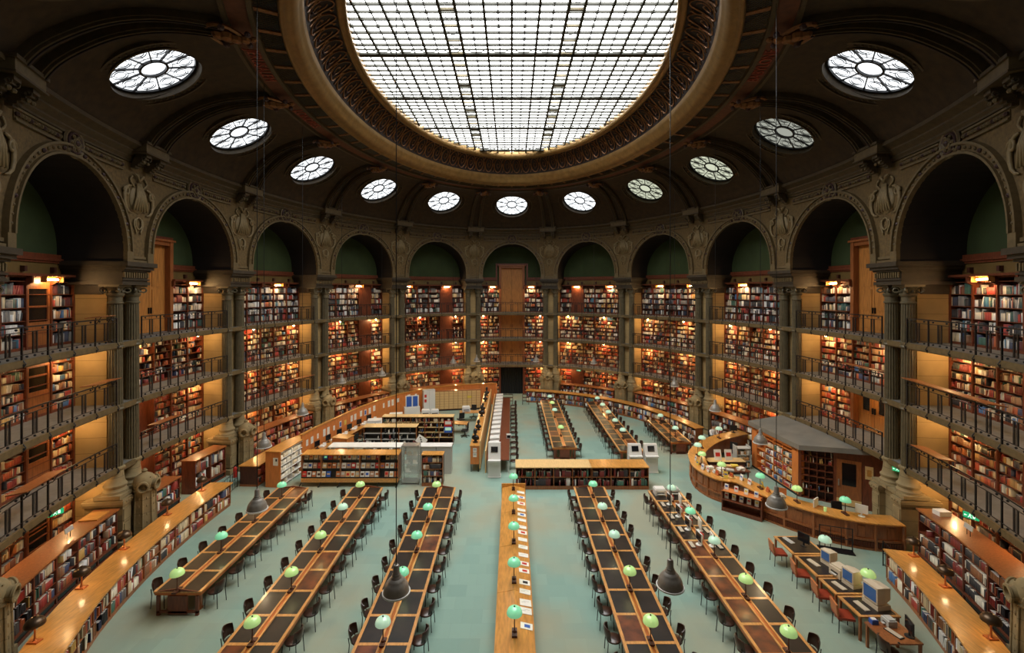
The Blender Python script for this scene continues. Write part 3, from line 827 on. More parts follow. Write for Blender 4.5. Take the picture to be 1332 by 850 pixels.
def raw_book(o, d, nb, z, w, h, dp, lean, c):
    tx = lean*h
    a = (o.x, o.y, z); dx, dy = d.x, d.y; bx, by = nb.x*dp, nb.y*dp
    if lean >= 0: lo, hi = 0, tx
    else: lo, hi = -tx, 0
    P = [(a[0]+dx*lo, a[1]+dy*lo, z), (a[0]+dx*(lo+w), a[1]+dy*(lo+w), z), (a[0]+dx*(lo+w)+bx, a[1]+dy*(lo+w)+by, z), (a[0]+dx*lo+bx, a[1]+dy*lo+by, z),
         (a[0]+dx*hi, a[1]+dy*hi, z+h), (a[0]+dx*(hi+w), a[1]+dy*(hi+w), z+h), (a[0]+dx*(hi+w)+bx, a[1]+dy*(hi+w)+by, z+h), (a[0]+dx*hi+bx, a[1]+dy*hi+by, z+h)]
    BV.append(P); BC.append(c)
def flush_books():
    n = len(BV); v = np.array(BV, dtype=np.float32).reshape(-1,3)
    fb = np.array([(0,1,5,4),(4,5,6,7),(1,2,6,5),(3,0,4,7)], dtype=np.int32)
    f = (fb[None,:,:]+(np.arange(n)*8)[:,None,None]).reshape(-1,4)
    me = bpy.data.meshes.new('shelved_books'); me.vertices.add(len(v)); me.vertices.foreach_set('co', v.ravel())
    me.loops.add(f.size); me.loops.foreach_set('vertex_index', f.ravel()); me.polygons.add(len(f))
    me.polygons.foreach_set('loop_start', np.arange(len(f), dtype=np.int32)*4); me.update(calc_edges=True)
    at = me.attributes.new('tint', 'FLOAT_COLOR', 'FACE'); c = np.ones((len(f),4), dtype=np.float32)
    base = np.repeat(np.array(BC, dtype=np.float32), 4, axis=0); c[:,:3] = base
    c[1::4,:3] = (.55,.50,.40)          # page tops
    at.data.foreach_set('color', c.ravel()); me.materials.append(m_books)
    o = bpy.data.objects.new('shelved_books', me); col.objects.link(o)
    tag(o, 'thousands of books filling the wall shelves round the whole room', 'books', kind='stuff')

# ------------------------------------------------------------------ wall bookcases: one per bay and level
PANEL = {  # (bay, level): {section: kind}
    (-1,3):{4:'p'},(-1,2):{4:'p'},(-1,1):{4:'p'},(-1,0):{4:'p'},(-2,3):{4:'p'},(-2,2):{4:'p'},(-2,1):{4:'p'},(-2,0):{4:'p'},
    (1,3):{1:'p'},(1,0):{1:'p'},(-4,3):{1:'p',4:'b'},(4,3):{4:'p'},(-5,3):{4:'c'},(-5,2):{4:'c'},(-5,1):{4:'c'},(-5,0):{4:'c'},
    (-4,1):{1:'n',2:'n'},(-4,0):{1:'p',2:'p'},(4,0):{2:'p'}}
DOORS = {(0,3),(0,2),(0,1),(-4,3),(4,3),(4,1),(0,0)}
def wbox(b, s0, s1, t0, t1, z0, z1): b.ring(s0, s1, t0, t1, z0, z1, n=1)
HS = L/2-.60
for i in VIS:
    hw = (L/2-.56)*1.0
    NSEC = 6; sw = 2*hw/NSEC
    for lv in range(4):
        z0 = G[lv]+(.0 if lv else 0); zt = (2.62 if lv == 3 else (2.30 if lv else 2.95))+z0-.02
        root = thing('wall_bookcase', 'red-brown wall bookcase, %s, %s' % (LV[lv], bayname(i)), 'bookcase', W(i*L, 2.0, z0), 0, 'wall bookcases round the galleries')
        secs = PANEL.get((i,lv), {}); door = (i,lv) in DOORS
        TF, TB = 1.70, 2.06
        c = MB()
        rows = 5 if lv == 3 else (6 if lv else 7)
        zb = z0+.10; ztop = zt-.08 if lv < 3 else z0+2.42; pitch = (ztop-zb)/rows
        rngs = [(0,2),(4,6)] if door else [(0,6)]
        cs = c
        for a, b_ in rngs:
            if a == 4: c = MB(); c2_ = c
            c.ring(i*L-hw+a*sw, i*L-hw+b_*sw, TF-.04, TF+.06, zt-.06, zt, n=b_-a); c.ring(i*L-hw+a*sw, i*L-hw+b_*sw, TF, TF+.04, z0, z0+.09, n=b_-a)
            c.mat(1).ring(i*L-hw+a*sw, i*L-hw+b_*sw, TB-.03, TB, z0, zt, n=b_-a).mat(0)
            for k in range(a, b_+1):
                s = i*L-hw+k*sw; e = .055 if k in (0,NSEC) else .032
                wbox(c, s-e, s+e, TF-.03, TB, z0, zt)
                if lv == 3: c.ring(s-.04, s+.04, TF-.20, TF, zt-.22, zt, n=1, z0b=zt-.34)
            if lv == 3: c.ring(i*L-hw+a*sw, i*L-hw+b_*sw, TF-.22, TB+.02, zt, zt+.09, n=b_-a)
            c.build('case', [m_red, m_redd], root, world=True)
        for r in range(rows+1):
            for a, b_ in rngs:
                # skip shelf pieces behind closed panels
                ks = [k for k in range(a, b_) if secs.get(k) not in ('p','n')]
                if not ks: continue
                sh = MB()
                for k in ks: wbox(sh, i*L-hw+k*sw+.03, i*L-hw+(k+1)*sw-.03, TF, TB-.02, zb+r*pitch-.028, zb+r*pitch)
                sh.build('shelf', m_red, root, world=True)
        for k in range(NSEC):
            sa, sb = i*L-hw+k*sw+.03, i*L-hw+(k+1)*sw-.03
            kind = secs.get(k)
            if door and k in (2,3): continue
            if kind == 'p':
                p = MB(); wbox(p, sa, sb, TF+.01, TF+.05, z0+.05, zt-.06); wbox(p, sa+.12, sb-.12, TF-.005, TF+.02, z0+.9, zt-.35); wbox(p, sa+.12, sb-.12, TF-.005, TF+.02, z0+.18, z0+.8)
                p.build('closed_panel', m_red, root, world=True); continue
            if kind == 'n':
                p = MB(); wbox(p, sa, sb, TB-.06, TB-.02, z0+.1, zt-.4); p.build('recess_panel', m_red, root, world=True)
                book_row(W(sa,TF), W(sb,TF), zt-.42, .26, .3, PALR); continue
            if kind == 'c':
                p = MB(); p.mat(0); wbox(p, sa, sb, TF+.01, TF+.05, z0+.05, z0+.95); wbox(p, sa, sb, TF+.01, TF+.05, zt-.45, zt-.06)
                p.mat(1); wbox(p, sa+.1, sb-.1, TF+.05, TF+.06, z0+.95, zt-.45); p.mat(0)
                wbox(p, sa, sa+.1, TF+.01, TF+.06, z0+.95, zt-.45); wbox(p, sb-.1, sb, TF+.01, TF+.06, z0+.95, zt-.45); wbox(p, sa+.1, sb-.1, TF+.03, TF+.07, z0+1.5, z0+1.54)
                p.build('glazed_cupboard', [m_desk, m_bgls], root, world=True); continue
            pal = PALT if lv == 3 else (PALR if lv <= 1 else PAL)  # light put into binding colours: lamp-warm reds below, whiter and blacker on top
            for r in range(rows):
                f = .95
                if (i,lv) in ((-1,2),(-4,2)) : f = .6
                if (i,lv,r) in ((-1,2,3),): f = .3
                if lv == 3 and r == 0 and i in (1,2): f = .55
                zz = zb+r*pitch
                p2 = pal if R_() < .75 else PAL
                book_row(W(sa,TF), W(sb,TF), zz, pitch-.07, .30, p2, f, *((.018,.045) if abs(i) >= 3 else (.028,.065)))
        # lit cornice boxes are added below
        if door and lv == 3 or (i,lv) in ((0,2),(0,1),(4,1),(4,3)):
            top = 12.55 if lv == 3 else zt
            d = thing('gallery_door', 'tall panelled double door, %s, %s' % (LV[lv], bayname(i)), 'door', W(i*L, 2.0, z0), 0, 'panelled gallery doors')
            s_a, s_b = i*L-sw*.98, i*L+sw*.98
            f = MB(); wbox(f, s_a-.10, s_a+.10, TF-.06, TB+.03, z0, top+.2); wbox(f, s_b-.10, s_b+.10, TF-.06, TB+.03, z0, top+.2)
            wbox(f, s_a-.10, s_b+.10, TF-.02, TB+.03, top, top+.2); wbox(f, s_a-.2, s_b+.2, TF-.12, TB+.03, top+.2, top+.3) if lv == 3 else None
            f.build('door_frame', m_desk, d, world=True)
            for sg, (a_, b_) in ((0,(s_a+.1,i*L-.01)),(1,(i*L+.01,s_b-.1))):
                p = MB(); p.mat(0); wbox(p, a_, b_, TB-.12, TB-.05, z0+.02, top)
                zs = [z0+.2, z0+.95, z0+1.1, z0+2.15] if lv == 3 else [z0+.2, z0+.9, z0+1.05, top-.15]
                if lv == 3: zs += [z0+2.3, top-.2]
                for q in range(0, len(zs), 2): wbox(p, a_+.14, b_-.14, TB-.15, TB-.12, zs[q], zs[q+1])
                lf = p.build('door_leaf', [m_panel], d, world=True)
                if (i,lv) == (4,1):
                    g_ = MB(); wbox(g_, a_+.3, b_-.25, TB-.165, TB-.14, z0+1.05, z0+2.0); g_.build('door_window', m_bgls, lf, world=True)
                h_ = MB(); hs = b_-.06 if sg == 0 else a_+.06; wbox(h_, hs-.015, hs+.015, TB-.2, TB-.12, z0+.95, z0+1.25); h_.build('door_handle', m_black, lf, world=True)
        if (i,lv) == (0,0):
            d = thing('door_curtain', 'black pleated curtain across the central far doorway', 'curtain', W(0, 1.6, 0))
            cu = MB(); vs = []; n = 60
            for q in range(n+1):
                s = -1.0+2.0*q/n; t = 1.62+.05*math.sin(q*1.35)
                vs += [W(s,t,.02), W(s,t,2.62), W(s,t+.02,2.62), W(s,t+.02,.02)]
            fs = []
            for q in range(n):
                for j in range(4): fs.append((4*q+j, 4*q+4+j, 4*q+4+(j+1)%4, 4*q+(j+1)%4))
            cu.add(vs, fs); cu.build('pleated_cloth', m_curt, d, world=True, smooth=False)
            f = MB(); wbox(f, -1.15, -1.0, 1.5, 2.05, 0, 2.85); wbox(f, 1.0, 1.15, 1.5, 2.05, 0, 2.85); wbox(f, -1.15, 1.15, 1.5, 2.05, 2.65, 2.85); f.build('curtain_frame', m_red, d, world=True)
    # wooden frieze above the top cases
    b = MB()
    segs = [(-L/2+.6, L/2-.6)] if (i,3) not in DOORS else [(-L/2+.6, -1.3), (1.3, L/2-.6)]
    for a_, b_ in segs:
        b.mat(0).ring(i*L+a_, i*L+b_, 1.98, 2.1, 10.86, 11.28); b.mat(1).ring(i*L+a_, i*L+b_, 1.92, 2.1, 11.28, 11.36); b.ring(i*L+a_, i*L+b_, 1.86, 2.1, 11.36, 11.46); b.ring(i*L+a_, i*L+b_, 1.94, 2.1, 11.46, 11.62)
        n = max(1, int((b_-a_)/1.1))
        for q in range(n): s = i*L+a_+(b_-a_)*(q+.5)/n; b.mat(2).ring(s-.06, s+.06, 1.84, 1.98, 10.92, 11.12, n=1)
    if (i,3) in DOORS:
        for sg in (-1,1): b.mat(1).ring(i*L+sg*1.28, i*L+sg*1.42, 1.9, 2.1, 11.4, 12.95, n=1)
        b.mat(1).ring(i*L-1.42, i*L+1.42, 1.88, 2.1, 12.86, 13.02, n=2)
    trim(b, [m_ochre, m_red, m_redd])

# ------------------------------------------------------------------ lamps of the galleries
lp = None; bp_ = None
TOPL = {0:(-1.75,1.75),-1:(-2.0,1.6),-2:(-2.3,.9),-3:(-2.3,1.2),-4:(2.3,),1:(-1.6,1.5),2:(-1.3,1.6),3:(-1.4,),4:(-2.1,),5:(-1.4,),-5:(1.9,)}
for i, us in TOPL.items():
    for j, u in enumerate(us):
        s = i*L+u; n_ = nrm(s); rz = math.atan2(-n_[0], n_[1]); P = W(s, 1.55, 10.62)
        pos = '' if len(us) == 1 else ('left ' if j == 0 else 'right ')
        lab = 'glowing %scornice lamp, top gallery, %s' % (pos, bayname(i))
        if lp is None:
            lp = thing('cornice_lamp', lab, 'lamp', P, rz, 'lit cornice lamps of the top gallery')
            m = MB(); m.box(-.42,.42,-.02,.02,.08,.14); m.box(-.42,-.38,-.16,.02,-.08,.14); m.box(.38,.42,-.16,.02,-.08,.14); m.box(-.42,.42,-.2,.12,.12,.15); m.build('housing', m_panel, lp)
            m = MB(); m.tube([(-.25,-.07,.02),(.25,-.07,.02)], .035, 8); m.build('bulb', m_bulb, lp, smooth=True)
            lamp_light(lp, (0,-.10,-.06), 20)
        else: dup(lp, P, rz, lab)
for i in VIS:
    for lv in (0,1,2):
        for j, u in enumerate((-2.35, 1.0) if i > 0 else (-1.0, 2.35)):
            if i == 0: u = (-2.6, 2.6)[j]
            z = G[lv+1]-.36; P = W(i*L+u, 1.0, z)
            lab = 'bare warm bulb under %s, %s end, %s' % (LV[lv+1], ('left' if j == 0 else 'right'), bayname(i))
            if bp_ is None:
                bp_ = thing('bare_bulb_lamp', lab, 'lamp', P, 0, 'bare bulbs under the galleries')
                m = MB(); m.lathe([(.05,.06),(.05,.18),(.03,.2)], 8); m.build('lamp_socket', m_black, bp_)
                m = MB(); m.sphere((0,0,0), .06, 10, (1,1,1.15)); m.build('bulb', m_bulb, bp_, smooth=True)
                lamp_light(bp_, (0,0,-.10), 34)
            else: dup(bp_, P, 0, lab)
# ------------------------------------------------------------------ curved book counters
def lerp_tab(tab, s):
    return float(np.interp(s, [a for a, _ in tab], [b for _, b in tab]))
def curved_counter(label, s0, s1, tab, depth, lname, cand=False, H=1.1, cm=None, rows=2, pal=PAL, fill=.95, name='curved_book_counter', cat='bookcase'):
    # tab: arc position -> t of the front (room side)
    f = lambda s, t, z=0.: W(s, t+lerp_tab(tab, s), z)
    mid = (s0+s1)/2
    root = thing(name, label, cat, f(mid, depth/2))
    t = MB(); t.ring(s0-.05, s1+.05, -.07, depth+.05, H-.05, H, .4, f); o = t.build('wooden_top', m_oak, root, world=True)
    t = MB(); t.ring(s0, s1, .02, depth, 0, .11, .4, f); t.build('plinth', m_desk, root, world=True)
    n = max(1, int(round((s1-s0)/1.1))); sw = (s1-s0)/n
    c = MB(); c.mat(0)
    c.ring(s0+.0, s1-.0, .32, .36, .11, H-.05, .4, f); c.mat(1).ring(s0, s1, depth-.05, depth, .11, H-.05, .4, f); c.mat(0)
    for k in range(n+1):
        s = s0+k*sw; e = .03 if k in (0,n) else .018
        c.ring(max(s-e,s0), min(s+e,s1), 0, depth if k in (0,n) else .34, .11, H-.05, .4, f)
    c.ring(s0, s1, .0, .34, H-.10, H-.05, .4, f)
    c.build('case', [cm or m_desk, m_redd], root, world=True)
    ph = (H-.10-.11)/rows
    for r in range(rows):
        sh = MB(); sh.ring(s0+.02, s1-.02, .01, .34, .11+r*ph-.0, .135+r*ph, .4, f); sh.build('shelf', m_desk, root, world=True)
        for k in range(n):
            sa, sb = s0+k*sw+.03, s0+(k+1)*sw-.03
            book_row(f(sa,0), f(sb,0), .135+r*ph, ph-.06, .3, pal, fill, .022, .05,
                     cand=(lname, ordn(k+1), ('lower','upper')[r] if rows == 2 else ordn(rows-r)) if cand else None)
    return root, f
LT = [(-45,-2.28),(-42.4,-2.38),(-40.2,-2.4),(-34.8,-2.72),(-31.2,-2.90)]
cL, fL = curved_counter('long curved oak-topped book counter along the left side, nearest the camera', -45.0, -31.1, LT, .92, 'left curved counter', True)
RT = [(37.3,-2.28),(45,-2.12)]
cR, fR = curved_counter('curved oak-topped book counter at the right front corner', 37.35, 45.0, RT, .84, 'right curved counter', True)
FT = [(1,-2.15),(14,-2.2),(19,-2.6),(23,-3.0)]
cF, fF = curved_counter('long curved oak-topped book counter sweeping across the far right', 1.62, 21.2, FT, .62, '', pal=PAL)
cM, fM = curved_counter('short curved book counter with dark end panel left of the tall journal shelf', -28.75, -22.9, [(-29,-3.0),(-22,-3.0)], .95, '', fill=.5, rows=2, pal=PALR, cm=m_redd)
gl_ = MB(); gl_.box(-.55,.55,-.35,.35,0,.02)
# ------------------------------------------------------------------ low bookcases standing between the piers
def low_case(label, s0, s1, tf, depth, H, rows, cand=None, pal=PAL, fill=.8, board=False):
    f = W; root = thing('low_bookcase', label, 'bookcase', f((s0+s1)/2, tf+depth/2), 0, 'red-brown bookcases standing between the piers')
    t = MB(); t.ring(s0-.04, s1+.04, tf-.06, tf+depth+.04, H-.05, H, .8, f); t.build('wooden_top', m_desk, root, world=True)
    c = MB(); n = max(1, int(round((s1-s0)/1.08))); sw = (s1-s0)/n; pz = .34
    c.ring(s0, s1, tf+.34, tf+.38, 0, H-.05, .8, f); c.ring(s0, s1, tf+depth-.04, tf+depth, 0, H-.05, .8, f)
    for k in range(n+1):
        s = s0+k*sw; e = .03; c.ring(max(s-e,s0), min(s+e,s1), tf, tf+(depth if k in (0,n) else .36), 0, H-.05, n=1)
    c.build('case', m_red, root, world=True)
    p = MB(); p.mat(0).ring(s0, s1, tf-.03, tf+.34, 0, .07, .8, f); p.ring(s0, s1, tf-.03, tf+.34, pz-.06, pz, .8, f)
    for k in range(n): p.mat(1).ring(s0+k*sw+.1, s0+(k+1)*sw-.1, tf+.02, tf+.05, .07, pz-.06, n=1); p.mat(0)
    p.build('vented_plinth', [m_red, m_bgls], root, world=True)
    if board: e_ = MB(); e_.ring(s1+.005, s1+.06, tf-.05, tf+depth, 0, H, n=1); e_.build('end_board', m_orange, root, world=True)
    ph = (H-.05-pz)/rows
    for r in range(rows):
        sh = MB(); sh.ring(s0+.02, s1-.02, tf+.01, tf+.36, pz+r*ph-.0, pz+.022+r*ph, .8, f); sh.build('shelf', m_red, root, world=True)
        for k in range(n):
            book_row(f(s0+k*sw+.035,tf), f(s0+(k+1)*sw-.035,tf), pz+.022+r*ph, ph-.07, .3, pal, fill if R_() > .12 else .3, .025, .055,
                     cand=(cand, ordn(k+1), ordn(rows-r)) if cand else None)
    return root
low_case('long red-brown low bookcase beside the left front pier', -5*L-2.75, -5*L+2.7, -.42, .8, 1.66, 3, 'low bookcase at the left', fill=.85)
low_case('tall-backed low bookcase of bound journals at the right front', 5*L-2.0, 5*L+2.75, -.42, .9, 2.0, 4, 'low bookcase at the right', board=True, pal=[((.03,.028,.03),9),((.18,.022,.016),4),((.70,.64,.50),3),((.24,.10,.04),2)], fill=.99)
low_case('small red-brown bookcase behind the left counter, nearer of two', -32.5, -30.9, -.4, .7, 1.35, 2)
low_case('small red-brown bookcase left of the second left pier, farther of two', -29.8, -27.5, -.4, .7, 1.7, 2, fill=.7)
for i in (-3,-2,-1,1,2,3):
    low_case('red-brown low bookcase standing between the piers '+bayname(i), i*L-2.7, i*L+2.7, -.42, .75, 1.66 if abs(i) > 1 else 1.5, 3, fill=.88, pal=PALR if i < 0 else PAL)
# ------------------------------------------------------------------ desk lamps
def rod_base(m, h): m.lathe([(.10,0),(.10,.03),(.04,.05),(.022,.08),(.014,.12),(.014,h)], 12)
brz = None
def bronze_lamp(P, label):
    global brz
    if brz is None:
        brz = thing('bronze_counter_lamp', label, 'lamp', P, 0, 'bronze dome lamps on the curved counters')
        m = MB(); m.box(-.13,.13,-.09,.09,0,.035); m.lathe([(.06,.03),(.035,.06),(.022,.10),(.022,.50)], 10); m.build('stand', m_copper, brz, smooth=True, autosm=True)
        m = MB(); m.lathe([(.215,.44),(.22,.46),(.21,.52),(.17,.585),(.10,.63),(.035,.645),(.03,.67),(0,.68)], 20, cap=False); m.build('dome_shade', m_bronze, brz, smooth=True, autosm=True)
        m = MB(); m.sphere((0,0,.50), .05, 8); m.build('bulb', m_bulbw, brz)
        lamp_light(brz, (0,0,.44), 5)
    else: dup(brz, P, 0, label)
for k, s in enumerate((-44.4,-42.03,-39.53,-37.18,-34.48,-32.03)):
    P = fL(s, .78, 1.1); bronze_lamp(P, 'bronze dome lamp on the left curved counter, %s from its far end' % ordn(6-k))
for k, s in enumerate((37.6,39.42,41.82)):
    bronze_lamp(fR(s, .7, 1.1), 'bronze dome lamp on the right curved counter, %s from its far end' % ordn(k+1))
glp = {}
LAMPS = 0
def green_lamp(P, label, v=None, h=.60):
    global LAMPS
    v = random.choice([0,0,1,1,2]) if v is None else v; LAMPS += 1
    if v not in glp:
        r = glp[v] = thing('green_shade_lamp', label, 'lamp', P, 0, 'green glass shaded reading lamps')
        m = MB(); m.box(-.07,.07,-.16,-.02,0,.05); m.box(-.07,.07,.02,.16,0,.05); m.sphere((0,0,.06), .055, 8); m.lathe([(.05,.03),(.03,.08),(.016,.12),(.014,h-.12),(.03,h-.10),(.03,h-.02)], 8); m.build('stand', m_redd if v else m_redd, r, smooth=True, autosm=True)
        m = MB(); m.lathe([(.205,h-.07),(.21,h-.05),(.20,h+.0),(.172,h+.055),(.12,h+.095),(.06,h+.115),(.0,h+.12)], 22, cap=False); gs = m.build('glass_shade', m_gg[v], r, smooth=True)
        m = MB(); m.lathe([(.02,h+.115),(.025,h+.13),(.012,h+.145),(0,h+.15)], 8, cap=False); m.build('finial', m_blkp, gs)
        m = MB(); m.sphere((0,0,h-.02), .035, 8); m.build('bulb', m_bulbw, r)
        lamp_light(r, (0,0,h-.07), 4, (1,.72,.36), .04)
    else: dup(glp[v], P, 0, label)

# ------------------------------------------------------------------ chairs
def chair_proto(kind, label, group, loc, rz):
    c = thing('reading_chair', label, 'chair', loc, rz, group)      # faces +y (towards the table)
    sm, bm, lm = {'brown':(m_chair,m_chair,m_black),'orange':(m_orse,m_orch,m_black)}[kind]
    m = MB()
    if kind == 'brown':
        vs = []; n, k = 10, 4
        for j in range(k+1):
            z = .50+.34*j/k; r = .235-.03*(1 if j == k else 0)-.02*(j == 0)
            for q in range(n+1):
                a = PI+PI*.12+PI*.76*q/n; vs.append((r*math.cos(a)*1.02, -.03+r*math.sin(a)*.95-.05*j/k, z-.05*abs(q-n/2)/(n/2)*(j/k)))
        inner = [(x*.92,y*.92+.002,z) for x,y,z in vs]; N = len(vs); fs = []
        for j in range(k):
            for q in range(n):
                a = j*(n+1)+q; fs += [(a,a+1,a+n+2,a+n+1), (N+a,N+a+n+1,N+a+n+2,N+a+1)]
        top = [k*(n+1)+q for q in range(n+1)]
        for q in range(n): fs.append((top[q], top[q+1], N+top[q+1], N+top[q])); fs.append((q, N+q, N+q+1, q+1))
        for e in (0,n):
            for j in range(k): a = j*(n+1)+e; b_ = a+n+1; fs.append((a,b_,N+b_,N+a))
        m.add(vs+inner, fs); m.build('backrest', bm, c, smooth=True, autosm=True)
        m = MB(); m.lathe([(.16,.42),(.215,.43),(.225,.455),(.20,.475),(.0,.468)], 16, cap=False, sx=1, sy=1); m.build('seat', sm, c, smooth=True)
    else:
        m.obox((0,-.24,.66), (.44,.05,.34), 0, .12); m.build('backrest', bm, c)
        m = MB(); m.obox((0,.0,.44), (.46,.46,.07)); m.build('seat', sm, c)
    for sx_ in (-1,1):
        for sy_ in (-1,1):
            m = MB(); x, y = sx_*.20, sy_*.19
            m.tube([(x*1.08,y*1.1,0),(x,y,.43)] if sy_ > 0 or kind == 'orange' else [(x*1.08,y*1.15,0),(x,y,.43),(x*1.0,y*1.15,.62)], .013, 5); m.build('leg', lm, c)
    if kind == 'orange':
        m = MB(); [m.tube([(sx_*.2,.19,.43),(sx_*.2,-.21,.43),(sx_*.2,-.25,.60)], .013, 5) for sx_ in (-1,1)]; m.build('frame', lm, c)
    return c
CH = {}
def put_chair(kind, loc, rz, label, group):
    rz += (R_()-.5)*.14; loc = (loc[0]+(R_()-.5)*.05, loc[1]+(R_()-.5)*.06, 0)
    if kind not in CH: CH[kind] = chair_proto(kind, label, group, loc, rz)
    else: dup(CH[kind], loc, rz, label, group)

# ------------------------------------------------------------------ reading tables (long, straight, along Y)
def Yd(D): return D-22.85
def reading_table(name_, cx, d_far, n, width=1.5, pitch=1.1, lamps=(1,3,5,7,9), chairs=True, worn=(), lampv=None, skip_ch=(), near_vis=99, sides=(-1,1), peds=True):
    y1 = Yd(d_far); y0 = y1-n*pitch; h = .76
    root = thing('reading_table', '%s, long oak with dark leather panels' % name_, 'table', (cx,(y0+y1)/2,0))
    w = width/2; m = MB(); yc = (y0+y1)/2
    for sg in (-1,1):
        m.box(min(sg*w,sg*(w-.085)), max(sg*w,sg*(w-.085)), y0-yc, y1-yc, h-.045, h)
        m.box(min(sg*.10,sg*.045), max(sg*.10,sg*.045), y0-yc, y1-yc, h-.03, h+.03)
    for k in range(n+1):
        y = y0-yc+k*pitch; hw = .05 if 0 < k < n else .045; m.box(-w+.085, w-.085, y-hw if k else y, y+hw if k < n else y, h-.045, h-.002)
    m.build('oak_frame', m_oakd, root)
    m = MB(); m.box(-.045,.045,y0-yc,y1-yc,h-.03,h+.012); m.box(-w+.02,w-.02,y0-yc+.03,y1-yc-.03,h-.14,h-.045); m.build('under_rail', m_copper, root)
    for k in range(n):
        for sg in (-1,1):
            ya, yb = y0-yc+k*pitch+.05, y0-yc+(k+1)*pitch-.05
            p = MB(); xa, xb = sorted((sg*.10, sg*(w-.085))); p.box(xa,xb,ya,yb,h-.04,h-.006)
            p.build('leather_panel', m_leath2 if (n-1-k, sg) in worn or R_() < .06 else m_leath, root)
    for q, y in enumerate(np.linspace(y0-yc+.35, y1-yc-.35, max(2, n//3))):
        for sg in (-1,1):
            p = MB(); p.box(sg*.48-.05, sg*.48+.05, y-.05, y+.05, 0, h-.14); p.box(sg*.48-.07, sg*.48+.07, y-.07, y+.07, 0, .05); p.build('leg', m_desk, root)
    for sg in (-1,1):      # panelled ends with low pediment
        y = (y0 if sg < 0 else y1)-yc; p = MB(); ys_ = sorted((y, y-sg*.06)); p.box(-.3,.3,ys_[0]-.0,ys_[1],.04,h-.14)
        p.box(-.66,-.56,ys_[0],ys_[1],0,h-.14); p.box(.56,.66,ys_[0],ys_[1],0,h-.14); p.box(-.66,.66,ys_[0],ys_[1],.08,.14)
        p.add([(-w+.1,y,h),(w-.1,y,h),(0,y,h+.09),(-w+.1,y-sg*.04,h),(w-.1,y-sg*.04,h),(0,y-sg*.04,h+.09)], [(0,1,2),(5,4,3),(0,3,4,1),(1,4,5,2),(2,5,3,0)])
        p.build('end_panel', m_red, root)
    for k in lamps:
        if k <= n: green_lamp((cx, y1-k*pitch, h+.012), 'green-shaded lamp on the %s, %s from far end' % (name_, ordn(lamps.index(k)+1)), None if lampv is None else lampv[lamps.index(k) % len(lampv)])
    if chairs:
        for k in range(n):
            for sg in sides:
                if (k,sg) in skip_ch: continue
                put_chair('brown', (cx+sg*(w+.10), y1-(k+.5)*pitch, 0), PI/2 if sg > 0 else -PI/2,
                          'brown chair, %s side of the %s, %s from far end' % ('left' if sg < 0 else 'right', name_, ordn(k+1)), 'chairs at the reading tables')
    return root
T1 = reading_table('leftmost reading table', -10.52, 22.2, 7, lamps=(1,4,5,7) if False else (1,3,5,7), lampv=(0,1,0,1))
reading_table('second reading table from left', -6.95, 22.25, 10, worn=((5,1),(6,1)), lampv=(1,2,1,1,1))
reading_table('third reading table from left', -3.45, 22.25, 10, lampv=(1,0,0,0,2))
reading_table('front table right of aisle', 3.73, 22.3, 10, lampv=(0,2,2,1,1))
reading_table('front right computer table', 7.2, 21.9, 10, worn=((5,-1),(4,-1),(7,-1),(8,-1)), lampv=(2,0,2,1,1))
reading_table('far central reading table', 3.2, 40.0, 11, lamps=(1,3,5,9), lampv=(2,1))
reading_table('far right reading table', 7.1, 39.4, 11, width=1.45, lamps=(1,3,5,7,9), lampv=(2,))
reading_table('short table behind enquiry desk', 10.6, 33.9, 5, width=1.3, pitch=1.0, lamps=(1,4), lampv=(2,))

# central display counter
y1, y0 = Yd(21.6), Yd(9.0)
ct = thing('display_counter', 'long pale oak display counter down the centre aisle', 'counter', (.07,(y0+y1)/2,0)); hy_ = (y1-y0)/2
m = MB()
for k in range(5):
    a, b_ = -hy_+k*(2*hy_/5), -hy_+(k+1)*(2*hy_/5)-.012
    m.add([(-.52,a,1.02),(.0,a,1.12),(.54,a,1.0),(-.52,b_,1.02),(.0,b_,1.12),(.54,b_,1.0),(-.52,a,.97),(.54,a,.95),(-.52,b_,.97),(.54,b_,.95)],
          [(0,1,4,3),(1,2,5,4),(0,6,7,2,1),(3,4,5,9,8),(0,3,8,6),(2,7,9,5),(6,8,9,7)])
m.build('sloped_top', m_oak, ct)
m = MB(); m.box(-.46,.47,-hy_+.05,hy_-.05,0,.95); m.box(-.5,.5,-hy_,hy_,0,.1)
for k in range(10): y = -hy_+.3+k*(2*hy_-.6)/9; m.box(-.48,.49,y-.04,y+.04,.1,.95)
m.build('panelled_body', m_desk, ct)
m = MB(); m.box(-.55,.57,hy_-.02,hy_+.05,.0,1.2); m.build('end_board', m_oak, ct)
for k in range(5): green_lamp((.07, Yd(21.2-2.24*k), 1.115), 'green-shaded lamp on the central display counter, %s from its far end' % ordn(k+1), (0,0,0,0,0)[k])
papers = [(21.0,.30),(20.5,.30),(19.9,.36),(19.3,.28),(18.9,.34),(18.45,.28),(17.9,.30),(17.5,.36),(17.0,.30),(16.5,.30),(16.0,.3),(15.5,.3),(15.1,.3),(14.5,.34),(14.05,.3),(13.55,.38),(13.2,.36),(12.6,.32)]
PCOL = ['white','blue-printed','red-printed','white','blue-printed','white','white','red-printed','white','white','white','pink','red-printed','dark-printed','white','white','white','blue-printed']
